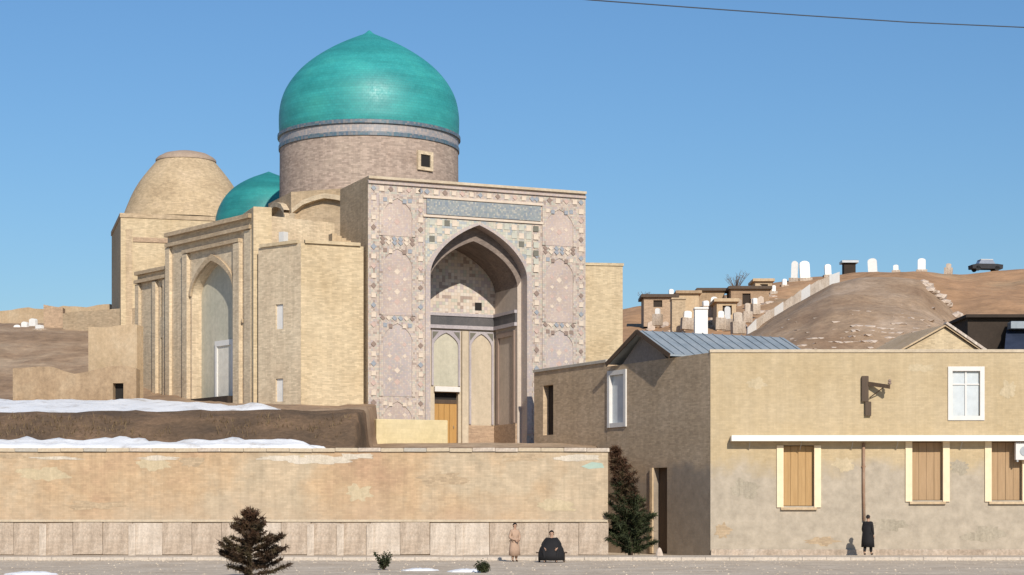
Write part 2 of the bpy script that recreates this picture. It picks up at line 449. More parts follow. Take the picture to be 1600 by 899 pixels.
MT['pinkcoat'] = plain('dusty_pink_cloth', (0.40, 0.27, 0.19), 0.9, var=0.12)
MT['skin'] = plain('skin', (0.40, 0.24, 0.16), 0.55, var=0.05, bump=0)
MT['hair'] = plain('dark_hair', (0.012, 0.009, 0.008), 0.6, bump=0)
MT['scarf'] = plain('light_scarf', (0.50, 0.42, 0.38), 0.9)
MT['bark'] = surf('bark', [(0.045, 0.028, 0.02), (0.08, 0.05, 0.035)], 3.0, bump=0.6)
MT['needle_dark'] = leafmat('dark_needles', (0.016, 0.022, 0.010), (0.035, 0.042, 0.018), (0.06, 0.07, 0.028))
MT['needle_rust'] = leafmat('rusty_needles', (0.045, 0.022, 0.012), (0.08, 0.04, 0.022), (0.08, 0.058, 0.03))
MT['needle_mix'] = leafmat('brown_green_needles', (0.03, 0.017, 0.010), (0.06, 0.036, 0.02), (0.075, 0.062, 0.03))
MT['twig'] = plain('bare_twigs', (0.14, 0.10, 0.075), 0.9, bump=0)
MT['rust'] = surf('rusty_pipe', [(0.27, 0.16, 0.10), (0.36, 0.25, 0.18)], 2.0, rough=0.8)
MT['cable'] = plain('cable_rubber', (0.05, 0.06, 0.075), 0.6, bump=0)
MT['rubber'] = plain('rubber', (0.02, 0.02, 0.02), 0.8, bump=0)
MT['steel'] = plain('grey_steel', (0.35, 0.36, 0.37), 0.4, metal=0.6)
MT['marble'] = plain('white_marble', (0.74, 0.73, 0.70), 0.5, var=0.06)
MT['straw'] = leafmat('dry_grass', (0.10, 0.065, 0.035), (0.15, 0.10, 0.055), (0.20, 0.145, 0.08))

def sstep(a, b, x):
    t = max(0.0, min(1.0, (x - a) / (b - a)))
    return t * t * (3 - 2 * t)
def pl(x, pts):
    if x <= pts[0][0]: return pts[0][1]
    for i in range(len(pts) - 1):
        if x <= pts[i + 1][0]:
            t = (x - pts[i][0]) / (pts[i + 1][0] - pts[i][0])
            return pts[i][1] * (1 - t) + pts[i + 1][1] * t
    return pts[-1][1]
def nz(x, y, s, seed=0): return mnoise.noise(Vector((x * s + seed * 7.3, y * s - seed * 3.1, seed * 1.7)))
def fract(x, y, s, oct=4, seed=0):
    a, t = 1.0, 0.0
    for i in range(oct):
        t += a * nz(x, y, s * 2 ** i, seed + i); a *= 0.5
    return t

# ------------------------------------------------------------------ ground
WALL_Y, WALL_END, WALL_TOP = 84.0, 4.2, 4.62
g = MB()
def gridmesh(mb, xs, ys, zf):
    for i in range(len(xs) - 1):
        for k in range(len(ys) - 1):
            q = [(xs[i], ys[k]), (xs[i + 1], ys[k]), (xs[i + 1], ys[k + 1]), (xs[i], ys[k + 1])]
            mb.face([(a, b, zf(a, b)) for a, b in q], q)
gx = [-3000, -800, -200, -80, -40, 40, 80, 200, 800, 3000]
gy = [-200, 0, 40, 84, 140, 300, 900, 4000]
gridmesh(g, gx, gy, lambda x, y: 0.0)
setp(g.build('ground', MT['ground']), 'dusty pale ground of the street', kind='structure')
p = MB()
p.box(-60, 45, 79.5, 83.98, -0.1, 0.10)
setp(p.build('pavement', MT['pave']), kind='structure')
kb = MB()
x = -58.0
while x < 44:
    L = 1.0
    kb.box(x, x + L - 0.015, 79.30, 79.49, -0.1, 0.125 + rnd.uniform(-.008, .008), 0.02)
    x += L
setp(kb.build('kerb', MT['kerb']), kind='structure')

gr = MB()
for i in range(2600):
    near = rnd.random() < .6
    gx_ = rnd.uniform(-24, 26); gy_ = 79.25 - abs(rnd.gauss(0, .5)) if near else rnd.uniform(58, 79)
    s_ = rnd.uniform(.015, .05); a = rnd.uniform(0, 6.28)
    P = [(gx_ + s_ * math.cos(a + q * 2.09), gy_ + s_ * math.sin(a + q * 2.09), 0.0) for q in range(3)]
    top = (gx_, gy_, s_ * .8)
    for q in range(3): gr.face([P[q], P[(q + 1) % 3], top])
setp(gr.build('grit', MT['ground']), 'loose grit and pebbles on the street', kind='stuff')
# terrace and bank behind the street wall
BANK = [(84.9, 4.45), (85.6, 4.9), (86.3, 5.1), (87.2, 5.6), (89.4, 6.5), (92, 6.8), (94, 6.95), (100, 7.6), (106, 8.15), (110, 8.7), (120, 11.2), (132, 14.2), (145, 16.3), (160, 17.0), (400, 17.0)]
TERR = [(84.9, 4.45), (99, 5.55), (104, 5.6), (130, 8), (160, 9), (400, 9)]
def Tz(x, y):
    b = 1 - sstep(-7.12, -6.88, x + 0.08 * nz(x, y, .6, 3))
    z = pl(y, TERR) * (1 - b) + pl(y, BANK) * b
    far = sstep(-10, -22, x) if y > 104 else 1.0
    if y > 104 and b > 0.5: z = min(z, 8.4) * (1 - far) + z * far
    rough = 0.16 * fract(x, y, 0.5, 4, 2) * (0.3 + 0.7 * b) * sstep(85, 87, y)
    return z + rough
t = MB()
xs = [-140, -110, -85, -70] + [-60 + i * 0.5 for i in range(0, 129)] + [4.18]
xs = sorted({round(v, 3) for v in xs + [-7.3, -7.2, -7.1, -6.95, -6.85, -6.7] if v <= 4.18})
ys = [84.9 + 0.35 * i for i in range(0, 32)] + [96.5 + i * 0.9 for i in range(0, 24)] + [119 + 2.2 * i for i in range(0, 20)] + [170, 200, 260, 400]
gridmesh(t, xs, [v for v in ys if v < 93.4], Tz)
t2 = MB(); gridmesh(t2, xs, [max(v for v in ys if v < 93.4)] + [v for v in ys if v >= 93.4], Tz)
setp(t2.build('slope', MT['slope'], smooth=True), 'dry pale brown slope below the mausoleums', kind='structure')
t.face([(4.18, 84.9, -0.5), (4.18, 130, -0.5), (4.18, 130, Tz(4.18, 130)), (4.18, 84.9, Tz(4.18, 84.9))])
setp(t.build('terrace', MT['soil'], smooth=True), 'bare brown earth bank behind the street wall', kind='structure')

# snow lying on the bank and the wall head
def snow_patch(name, x0, x1, yf, step, thick, label):
    m = MB()
    n = int((x1 - x0) / step)
    K = 9
    def P(i, k):
        x = x0 + step * i
        ya, yb = yf(x)
        y = ya + (yb - ya) * k / (K - 1)
        e = math.sin(math.pi * k / (K - 1)) ** 0.5 * (1 - sstep(x1 - 2.2, x1, x))
        return (x, y, max(Tz(x, y), WALL_TOP + .14 if y < 85.2 else -9) - 0.10 + (thick + 0.10) * e + 0.10 * fract(x, y, 1.1, 4, 9) * e)
    for i in range(n):
        for k in range(K - 1):
            m.face([P(i, k), P(i + 1, k), P(i + 1, k + 1), P(i, k + 1)])
    o = m.build(name, MT['snow'], smooth=True)
    return setp(o, label, kind='stuff')
def upper(x):
    a = 90.3 + 0.9 * fract(x, 0, .45, 4, 4) + 2.0 * sstep(-24, -14, x)
    b = 105.2 + 1.3 * fract(x, 5, .25, 3, 5) - 10.5 * sstep(-20, -10.5, x)
    if x < -23: b += 4.5 * sstep(-26, -31, x)
    return a + 0.5 * sstep(-14, -10, x), max(a + 0.6, b)
snow_patch('snow', -48, -10.4, upper, 0.3, 0.20, 'old snow lying along the top of the earth bank')
def lower(x):
    a = 83.99 + 0.05 * nz(x, 1, .8, 3) + 0.8 * sstep(-10.5, -8.5, x + nz(x, 4, 1.2, 1))
    b = 86.6 + 0.7 * fract(x, 2, .7, 4, 6) - 0.9 * sstep(-11, -8, x) * (0.5 + .5 * nz(x, 3, 1.5, 2))
    return a, max(a + .35, b)
snow_patch('snow', -48, -7.6, lower, 0.3, 0.30, 'strip of old snow along the head of the street wall')

# dry grass on the bank
gm = MB()
for i in range(1500):
    x = rnd.uniform(-34, -7.5); y = rnd.uniform(86.8, 89.2)
    if fract(x, y, .5, 3, 8) < -0.05: continue
    z = Tz(x, y); h = rnd.uniform(.10, .32); a = rnd.uniform(0, 6.28); dx, dy = math.cos(a) * .03, math.sin(a) * .03
    lx, ly = rnd.uniform(-.12, .12), rnd.uniform(-.1, .1)
    gm.face([(x - dx, y - dy, z - .02), (x + dx, y + dy, z - .02), (x + lx, y + ly, z + h)])
setp(gm.build('dry_grass', MT['straw']), 'dry grass blades on the brown bank', kind='stuff')

# ------------------------------------------------------------------ street wall
sw = thing('street_wall', 'long tan brick retaining wall along the street with a pale stone plinth', 'wall', (0, 0, 0))
m = MB(); m.box(-62, WALL_END, WALL_Y, WALL_Y + 0.9, -0.3, WALL_TOP)
m.box(WALL_END - 0.9, WALL_END, WALL_Y + 0.901, 100, -0.3, WALL_TOP)
m.build('brickwork', MT['brick_wall'], sw)
cop = []
def slab_mesh(w_, d_, h_, mat, nm, seed):
    r = random.Random(seed)
    q = MB(); q.box(0, w_, 0, d_, 0, h_, 0.025)
    q.v = [(a + r.uniform(-.008, .008), b + r.uniform(-.012, .012), c + r.uniform(-.012, .012)) for a, b, c in q.v] if False else q.v
    return q.mesh(nm, mat)
copm = [slab_mesh(0.985, 1.06, 0.16, MT['coping'], 'coping_stone', 1), slab_mesh(0.985, 1.06, 0.16, MT['coping_grey'], 'coping_stone', 2), slab_mesh(0.985, 1.06, 0.16, MT['stone_slab_b'], 'coping_stone', 3)]
x = WALL_END - 0.985 + 0.06
k = 0
while x > -34:
    o = link('coping_stone', copm[rnd.choice([0, 0, 1, 0, 2])] if x < 2.0 else copm[2], sw)
    o.location = (x, WALL_Y - 0.08 + rnd.uniform(-.015, .015), WALL_TOP + 0.002 + rnd.uniform(0, .02))
    o.rotation_euler = (rnd.uniform(-.006, .006), rnd.uniform(-.01, .01), rnd.uniform(-.01, .01))
    x -= 1.0; k += 1
plm = [slab_mesh(1.285, 0.09, 1.40, MT['stone_slab'], 'plinth_slab', 4), slab_mesh(1.285, 0.09, 1.40, MT['stone_slab_b'], 'plinth_slab', 5)]
plp = [slab_mesh(0.30, 0.13, 1.36, MT['stone_slab_b'], 'plinth_post', 6)]
x = WALL_END - 1.28
k = 0
while x > -34:
    o = link('plinth_slab', plm[0] if rnd.random() < .68 else plm[1], sw)
    o.location = (x, WALL_Y - 0.075 + rnd.uniform(-.02, .012) - 0.004, 0.102 + rnd.uniform(0, .05))
    o.rotation_euler = (rnd.uniform(-.012, .004), rnd.uniform(-.012, .012), 0)
    if rnd.random() < .38:
        o = link('plinth_post', plp[0], sw)
        o.location = (x - 0.17, WALL_Y - 0.15, 0.102)
    x -= 1.30; k += 1
m = MB()
m.box(-62, WALL_END - .02, WALL_Y - 0.10, WALL_Y - 0.002, 1.56, 1.66, .02)
m.build('ledge', MT['coping'], sw)
# faded turquoise paint patch near the right end
m = MB()
m.prism([(PX(908, 84), PZ(729, 84)), (PX(920, 84), PZ(733, 84)), (PX(944, 84), PZ(731, 84)), (PX(941, 84), PZ(724, 84)), (PX(925, 84), PZ(722, 84))], WALL_Y - 0.006, WALL_Y - 0.001)
setp(m.build('paint_patch', plain('faded_turquoise', (0.34, 0.43, 0.36), 0.8), sw), 'faded turquoise patch of paint')

# ------------------------------------------------------------------ great portal mausoleum
PO = Vector((-7.5, 100.0, 0.0))
YAW = math.atan2(5.0, 11.525)
W = 12.56
TOP = 19.5
BASE = 5.0
por = thing('portal_mausoleum', 'mausoleum with a tall pink tiled portal under the big turquoise dome', 'mausoleum', PO, YAW)
def pl_world(u, v, z):
    c, s_ = math.cos(YAW), math.sin(YAW)
    return (PO.x + u * c - v * s_, PO.y + u * s_ + v * c, z)
def archf(s): s = abs(s); return 0.36 * (1 - s) + 0.64 * math.sqrt(max(0, 1 - s * s))
def arch_pts(a0, a1, spring, apex, n=28):
    cx, hw = (a0 + a1) / 2, (a1 - a0) / 2
    out = []
    for i in range(n + 1):
        th = math.pi * (1 - i / n)
        s_ = math.cos(th)
        out.append((cx + hw * s_, spring + (apex - spring) * archf(s_)))
    return out
def arch_wall(mb, x0, x1, z0, z1, y, depth, a0, a1, spring, apex, jamb=None, n=28):
    """front face with a pointed opening, and its soffit and jambs going back by depth"""
    P = arch_pts(a0, a1, spring, apex, n)
    mb.face([(x0, y, z0), (a0, y, z0), (a0, y, z1), (x0, y, z1)])
    mb.face([(a1, y, z0), (x1, y, z0), (x1, y, z1), (a1, y, z1)])
    for i in range(n):
        (xa, za), (xb, zb) = P[i], P[i + 1]
        mb.face([(xa, y, za), (xb, y, zb), (xb, y, z1), (xa, y, z1)])
    j = jamb or mb
    for i in range(n):
        (xa, za), (xb, zb) = P[i], P[i + 1]
        j.face([(xb, y, zb), (xa, y, za), (xa, y + depth, za), (xb, y + depth, zb)])
    j.face([(a0, y, z0), (a0, y + depth, z0), (a0, y + depth, spring), (a0, y, spring)])
    j.face([(a1, y + depth, z0), (a1, y, z0), (a1, y, spring), (a1, y + depth, spring)])
A0, A1, SPR, APX = 3.46, 9.04, 14.55, 17.3
TH = 4.6
# body: plain brick flanks, back and top
m = MB()
m.face([(0, TH, BASE), (0, 0, BASE), (0, 0, TOP), (0, TH, TOP)])
m.face([(W, 0, BASE), (W, TH, BASE), (W, TH, TOP), (W, 0, TOP)])
m.face([(W, TH, BASE), (0, TH, BASE), (0, TH, TOP), (W, TH, TOP)])
m.face([(0, 0, TOP), (W, 0, TOP), (W, TH, TOP), (0, TH, TOP)])
m.build('portal_block', MT['brick_tan'], por)
m = MB(); jb = MB()
arch_wall(m, 0, W, BASE, TOP, 0, 0.75, A0, A1, SPR, APX, jb)
m.build('tiled_front', MT['tile_field'], por)
jb.build('arch_soffit', MT['tile_panel_b'], por)
# inner, lower arch and the vault behind it
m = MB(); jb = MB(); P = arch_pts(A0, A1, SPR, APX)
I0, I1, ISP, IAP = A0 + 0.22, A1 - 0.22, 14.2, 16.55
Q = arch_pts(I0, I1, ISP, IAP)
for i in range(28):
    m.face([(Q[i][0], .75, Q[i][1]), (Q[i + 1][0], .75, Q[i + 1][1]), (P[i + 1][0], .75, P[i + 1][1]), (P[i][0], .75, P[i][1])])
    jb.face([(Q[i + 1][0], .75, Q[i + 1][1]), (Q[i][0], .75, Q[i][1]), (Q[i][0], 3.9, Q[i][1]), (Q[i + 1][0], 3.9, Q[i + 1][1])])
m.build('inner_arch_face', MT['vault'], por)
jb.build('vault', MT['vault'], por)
m = MB()
for a, b, in ((I0, A0), (A1, I1)):
    lo, hi = min(a, b), max(a, b)
    m.face([(lo, .75, BASE), (hi, .75, BASE), (hi, .75, SPR), (lo, .75, ISP if lo > 6 else SPR)])
m.face([(I0, .75, BASE), (I0, 3.9, BASE), (I0, 3.9, ISP), (I0, .75, ISP)])
m.face([(I1, 3.9, BASE), (I1, .75, BASE), (I1, .75, ISP), (I1, 3.9, ISP)])
m.build('niche_jamb', surf('jamb_plaster', [(0.50, 0.42, 0.35), (0.58, 0.49, 0.41)], .6, fine=.08, streak=.12), por)
# back wall of the niche
m = MB(); m.face([(I0, 3.9, 12.95), (I1, 3.9, 12.95)] + [(q[0], 3.9, q[1]) for q in reversed(Q)])
m.build('tympanum', MT['tile_back'], por)
m = MB()
m.box(I0 + .001, I1 - .001, 3.80, 3.899, 12.30, 12.80)
m.box(I1 - .11, I1 - .001, .80, 3.799, 12.30, 12.80)
m.build('frieze', MT['frieze'], por)
m = MB()
for za, zb in ((12.10, 12.298), (12.802, 12.97)):
    m.box(I0 + .001, I1 - .001, 3.74, 3.899, za, zb)
    m.box(I1 - .16, I1 - .001, .80, 3.739, za, zb)
m.build('frieze_border', MT['frieze_rim'], por)
DX0, DX1, DZ1 = 5.22, 6.62, 8.6
m = MB(); m.wall(I0, I1, BASE, 12.1, 3.9, 0.5, [(DX0, DX1, BASE + .4, DZ1)], back=False)
m.build('niche_wall', MT['niche'], por)
dr = thing('door', None, None); dr.parent = por
m = MB(); m.box(DX0, DX1, 4.15, 4.22, 5.4, 7.98); m.build('door_leaf', MT['oak'], dr)
m = MB()
for i in range(4):
    m = MB(); a = DX0 + .02 + i * .318; m.box(a, a + .30, 4.10, 4.149, 5.45, 7.95, .015); m.build('board', MT['oak'], dr)
m = MB(); m.box(DX0, DX1, 4.12, 4.3, 7.981, 8.2); m.build('lintel', MT['darkwood'], dr)
m = MB(); m.box(DX0, DX1, 4.2, 4.3, 8.201, DZ1); m.build('fanlight', MT['dark'], dr)
m = MB(); m.tube([(DX1 - .2, 4.08, 6.6), (DX1 - .2, 4.02, 6.65), (DX1 - .2, 4.08, 6.75)], .02); m.build('handle', MT['steel'], dr)
# blind arched panels on the back wall and right jamb
def blind_panel(x0, x1, z0, z1, mat, y=3.9):
    pn = MB(); q = arch_pts(x0 + .12, x1 - .12, z1 - .85, z1 - .12, 12)
    n = 12
    for i in range(n):
        pn.face([(q[i][0], y - .09, q[i][1]), (q[i + 1][0], y - .09, q[i + 1][1]), (q[i + 1][0], y - .09, z1), (q[i][0], y - .09, z1)])
        pn.face([(q[i + 1][0], y - .09, q[i + 1][1]), (q[i][0], y - .09, q[i][1]), (q[i][0], y, q[i][1]), (q[i + 1][0], y, q[i + 1][1])])
    for a, b in ((x0, x0 + .12), (x1 - .12, x1)):
        pn.box(a, b, y - .09, y - .002, z0, z1)
    fr = pn.build('blind_arch', MT['frieze_rim'], por)
    f = MB(); f.face([(x0 + .12, y - .006, z0), (x1 - .12, y - .006, z0)] + [(c[0], y - .006, c[1]) for c in reversed(q)])
    f.build('arch_infill', mat, fr)
    for c in (0, 1):
        s_ = MB(); xa = x0 + .05 if c == 0 else x1 - .40
        s_.prism([(xa, z1 - .08), (xa, z1 - .5), (xa + .35, z1 - .08)][::1] if c == 0 else [(xa, z1 - .08), (xa + .35, z1 - .5), (xa + .35, z1 - .08)], y - .115, y - .091); s_.build('spandrel_inlay', MT['t_dark'], fr)
blind_panel(3.75, 4.85, 6.85, 12.0, MT['niche'])
blind_panel(5.02, 6.72, 8.95, 12.0, MT['niche_grey'])
blind_panel(7.25, 8.72, 6.85, 12.0, MT['niche'])
m = MB(); m.box(6.80, 7.17, 3.74, 3.898, BASE, 12.0, .03); m.build('niche_pilaster', MT['niche'], por)
m = MB(); m.box(DX0 - .05, DX1 + .05, 3.70, 3.89, 8.62, 8.90, .03); m.build('door_hood', MT['white_paint'], por)
m = MB(); m.box(7.62, 8.02, 3.86, 3.897, 13.2, 13.62); m.build('vent', MT['dark'], por)
m = MB(); m.box(7.175, I1 - .001, 3.78, 3.899, BASE, 6.8, .02); m.build('dado', MT['dado'], por)
m = MB(); m.box(I1 - .10, I1 - .001, .80, 3.779, BASE, 6.8); m.build('dado', MT['dado'], por)
# jamb blind arch (right inner face): a tall frame of two strips and a bar
m = MB()
for a, b in ((1.05, 1.25), (3.25, 3.45)): m.box(I1 - .09, I1 - .002, a, b, 6.85, 11.9)
m.box(I1 - .09, I1 - .002, 1.251, 3.249, 11.6, 11.9)
m.build('jamb_frame', MT['t_brown'], por)

# mosaic bands on the front
def slab(nm, mat, x0, x1, z0, z1, y0=-.05, y1=-.002, bv=.02, par=por):
    q = MB(); q.box(x0, x1, y0, y1, z0, z1, bv); return q.build(nm, mat, par)
slab('inscription_band', MT['tile_band'], 3.25, 9.85, 17.72, 18.52, -.07)
slab('band_border', MT['t_cream'], 3.05, 10.0, 18.56, 18.68, -.09)
slab('band_border', MT['t_cream'], 3.05, 10.0, 17.56, 17.68, -.09)
for z_ in (19.12, 19.36): slab('cornice_course', MT['coping'] if z_ > 19.2 else MT['tile_panel'], 0.0, W, z_, z_ + .14, -.16 if z_ > 19.2 else -.1)
# spandrel mosaic, cut to the arch
m = MB(); PP = arch_pts(A0 - .001, A1 + .001, SPR, APX)
E = arch_pts(A0 - .28, A1 + .28, SPR, APX + .16)
for i in range(28):
    xa, xb = E[i][0], E[i + 1][0]
    xa_, xb_ = max(3.30, xa), min(9.80, xb)
    m.face([(E[i][0], -.035, E[i][1]), (E[i + 1][0], -.035, E[i + 1][1]), (E[i + 1][0], -.035, 17.5), (E[i][0], -.035, 17.5)])
m.build('spandrel', MT['tile_spandrel'], por)
m = MB()
for i in range(28):
    a, b, c, d = PP[i], PP[i + 1], E[i + 1], E[i]
    m.face([(a[0], -.06, a[1]), (b[0], -.06, b[1]), (c[0], -.06, c[1]), (d[0], -.06, d[1])])
    m.face([(d[0], -.06, d[1]), (c[0], -.06, c[1]), (c[0], -.002, c[1]), (d[0], -.002, d[1])])
    m.face([(b[0], -.06, b[1]), (a[0], -.06, a[1]), (a[0], .01, a[1]), (b[0], .01, b[1])])
m.box(A0 - .28, A0, -.06, -.002, BASE + 1.2, SPR); m.box(A1, A1 + .28, -.06, -.002, BASE + 1.2, SPR)
m.build('archivolt', MT['tile_panel_b'], por)
# dark square tiles in the spandrels
tm = {c: (lambda q: (q.box(-.15, .15, -.025, 0, -.15, .15, .015), q)[1])(MB()).mesh('tile', MT[c]) for c in ('t_dark', 't_cream', 't_pink', 't_brown', 't_blue', 't_teal')}
for iu in range(15):
    for iz in range(6):
        u = 3.55 + iu * .43; z_ = 15.1 + iz * .44
        if abs(u - 6.25) > 2.8: lim = 0
        else: lim = SPR + (APX + .16 - SPR) * archf((u - 6.25) / 3.07)
        if z_ - .3 < lim or z_ > 17.35: continue
        c = ('t_dark' if (iu // 2 + iz) % 3 == 0 and iu % 2 == 0 else ('t_cream', 't_teal')[(iu + iz) % 2])
        o = link('tile', tm[c], por); o.location = (u, -.037, z_)
# bead borders: vertical and horizontal runs of single tiles
def run(u0, z0, u1, z1, pitch, sc=0.95):
    L = math.hypot(u1 - u0, z1 - z0); n = int(L / pitch)
    for i in range(n + 1):
        t_ = i / n
        if rnd.random() < .05: continue
        c = ('t_cream', 't_brown', 't_cream', 't_pink', 't_cream', 't_blue')[i % 6]
        o = link('tile', tm[c], por); o.location = (u0 + (u1 - u0) * t_, -.004, z0 + (z1 - z0) * t_)
        o.rotation_euler = (0, R(45) if i % 2 else 0, 0)
        k_ = sc * (.8 if i % 2 else .95) * rnd.uniform(.85, 1.05)
        o.scale = (k_, 1.4, k_)
for u in (0.30, 2.92, 9.62, 12.28): run(u, 7.2, u, 18.9, .50)
run(.75, 18.9, 11.9, 18.9, .5)
# tall pink panels with pointed heads up both piers, ornament between them
def tall_panel(u0, u1, z0, z1, mat):
    q = arch_pts(u0 + .2, u1 - .2, z1 - 1.0, z1 - .12, 14)
    mb = MB()
    for i in range(14):
        a, b = q[i], q[i + 1]
        mb.face([(a[0], -.06, a[1]), (b[0], -.06, b[1]), (b[0], -.06, z1), (a[0], -.06, z1)])
        mb.face([(b[0], -.06, b[1]), (a[0], -.06, a[1]), (a[0], -.02, a[1]), (b[0], -.02, b[1])])
    mb.box(u0, u0 + .2, -.06, -.002, z0, z1); mb.box(u1 - .2, u1, -.06, -.002, z0, z1)
    fr = mb.build('panel_frame', MT['tile_field'], por)
    f = MB(); f.face([(u0 + .2, -.02, z0), (u1 - .2, -.02, z0)] + [(c[0], -.02, c[1]) for c in reversed(q)])
    f.build('tile_panel', mat, fr)
    nd_ = max(1, int((z1 - z0 - 1.3) / .55))
    for k_ in range(nd_):
        zc = z0 + .45 + (z1 - z0 - 1.5) * (k_ + .5) / nd_
        for du in (-.42, 0, .42):
            if rnd.random() < .12: continue
            o = link('tile', tm['t_cream' if (k_ + (du != 0)) % 2 else 't_pink'], fr)
            o.location = ((u0 + u1) / 2 + du, -.008, zc + (.14 if du else 0)); o.rotation_euler = (0, R(45), 0); o.scale = (.55, .9, .55) if du else (.8, .9, .8)
    for s_ in (0, 1):
        for k_ in range(2):
            o = link('tile', tm[rnd.choice(['t_brown', 't_cream', 't_blue'])], fr)
            o.location = ((u0 + .32 + .3 * k_) if s_ == 0 else (u1 - .32 - .3 * k_), -.062, z1 - .22 - .05 * k_); o.scale = (.7, 1, .7)
PZS = [(6.6, 7.9), (8.05, 12.0), (12.3, 15.9), (16.45, 18.55)]
for (u0, u1) in ((.60, 2.62), (9.94, 11.98)):
    for i, (a, b) in enumerate(PZS):
        tall_panel(u0, u1, a, b, MT['tile_panel'] if i != 1 else MT['tile_panel_b'])
    for zz in (12.15, 16.1, 16.3):
        for k_ in range(6):
            o = link('tile', tm[('t_brown', 't_cream', 't_blue', 't_blue', 't_cream', 't_brown')[k_]], por)
            o.location = (u0 + .2 + k_ * .33, -.004, zz); o.scale = (.75, 1.6, .6); o.rotation_euler = (0, R(45), 0)
# pale new plinth before the left pier, post at the right pier
# ------------------------------------------------------------------ chamber, drum and dome of the same mausoleum
DC = Vector((PX(577, 116), 116.0, 0)); RD = 139 * 116 / F
inv = Matrix.Rotation(-YAW, 3, 'Z')
dl = inv @ (DC - PO)                        # dome centre in the portal's own frame
m = MB()
oc = [(5.62 / math.cos(R(22.5)) * math.cos(R(22.5 + 45 * i)), 5.62 / math.cos(R(22.5)) * math.sin(R(22.5 + 45 * i))) for i in range(8)]
ch = 20.6
for i in range(8):
    a, b = oc[i], oc[(i + 1) % 8]
    m.face([(dl.x + a[0], dl.y + a[1], BASE), (dl.x + b[0], dl.y + b[1], BASE), (dl.x + b[0], dl.y + b[1], ch), (dl.x + a[0], dl.y + a[1], ch)])
m.face([(dl.x + a[0], dl.y + a[1], ch) for a in oc])
m.build('octagonal_chamber', MT['brick_tan'], por)
m = MB()
for i in range(8):                           # low squinch shoulders round the octagon
    a, b = Vector((*oc[i], 0)), Vector((*oc[(i + 1) % 8], 0))
    mid = (a + b) / 2
    nrm = mid.normalized()
    tgt = (b - a).normalized()
    hw = (b - a).length / 2 - .25
    c = Vector((dl.x, dl.y, 0)) + mid + nrm * .18
    for s_ in (-1, 1):
        m.obox(c + tgt * s_ * hw + Vector((0, 0, 17.6)), tgt, nrm, (0, 0, 1), .16, .175, 1.7)
    for j in range(6):
        s0 = -1 + j / 3; s1 = -1 + (j + 1) / 3
        z0 = 19.3 + .75 * archf(s0) ; z1 = 19.3 + .75 * archf(s1)
        A = c + tgt * s0 * hw; B = c + tgt * s1 * hw
        for nn, dd in ((nrm, .175),):
            pts = [A + nrm * dd + Vector((0, 0, z0)), B + nrm * dd + Vector((0, 0, z1)), B + nrm * dd + Vector((0, 0, z1 + .28)), A + nrm * dd + Vector((0, 0, z0 + .28))]
            bk = [q - nrm * .35 for q in pts]
            m.face(pts); m.face([bk[0], bk[1], pts[1], pts[0]]); m.face([pts[3], pts[2], bk[2], bk[3]])
m.build('squinch_frame', MT['brick_facade'], por)
m = MB()
c45 = 6.1
for a in range(4):
    pass
m.box(dl.x - c45, dl.x + c45, dl.y - c45, dl.y + c45, BASE, 17.2)
m.build('chamber_base', MT['brick_tan'], por)
m = MB()
rim = 24.55
m.lathe([(RD + .02, ch - .6), (RD, rim - .85)], 72, dl.x, dl.y)
m.build('drum', MT['brick_drum'], por, smooth=True)
m = MB()
m.lathe([(RD, rim - .85), (RD + .07, rim - .84), (RD + .07, rim - .62), (RD + .02, rim - .60)], 72, dl.x, dl.y)
m.build('drum_cornice', MT['ring'], por); m = MB()
m.lathe([(RD + .02, rim - .18), (RD + .14, rim - .14), (RD + .14, rim + .05), (RD - .02, rim + .12)], 72, dl.x, dl.y)
m.build('drum_cornice', MT['ring'], por)
m = MB(); m.lathe([(RD + .02, rim - .60), (RD + .02, rim - .18)], 72, dl.x, dl.y); m.build('drum_band', MT['band'], por, smooth=True)
prof = [(1.0, 0.0), (1.008, .25), (1.01, .6), (1.01, 1.1), (1.0, 1.6), (.98, 2.1), (.94, 2.65), (.872, 3.25), (.778, 3.85), (.662, 4.4), (.53, 4.9), (.40, 5.32), (.27, 5.68), (.15, 5.98), (.06, 6.2), (0.02, 6.38), (0, 6.45)]
def smooth_prof(p, n=3):
    out = []
    for i in range(len(p) - 1):
        p0, p1, p2, p3 = p[max(0, i - 1)], p[i], p[i + 1], p[min(len(p) - 1, i + 2)]
        for k_ in range(n):
            t_ = k_ / n
            out.append(tuple(0.5 * (2 * p1[c] + (-p0[c] + p2[c]) * t_ + (2 * p0[c] - 5 * p1[c] + 4 * p2[c] - p3[c]) * t_ ** 2 + (-p0[c] + 3 * p1[c] - 3 * p2[c] + p3[c]) * t_ ** 3) for c in (0, 1)))
    return out + [p[-1]]
m = MB(); m.lathe([(max(0, r_) * RD, rim + .1 + z_) for r_, z_ in smooth_prof(prof)], 96, dl.x, dl.y)
m.build('dome', MT['dome'], por, smooth=True)
# small square window in the drum
th = math.atan2(-math.cos(R(41)), math.sin(R(41)))          # world angle
vdir = Vector((math.cos(th), math.sin(th), 0)); vdir = inv @ vdir
tdir = Vector((-vdir.y, vdir.x, 0))
wc = Vector((dl.x, dl.y, 22.45)) + vdir * RD
m = MB()
for s_ in (-1, 1): m.obox(wc + tdir * s_ * .46, tdir, vdir, (0, 0, 1), .10, .12, .56)
for s_ in (-1, 1): m.obox(wc + Vector((0, 0, s_ * .46)), tdir, vdir, (0, 0, 1), .359, .12, .10)
wf = m.build('drum_window', MT['brick_facade'], por)
m = MB(); m.obox(wc, tdir, vdir, (0, 0, 1), .36, .05, .36); m.build('opening', MT['dark'], wf)

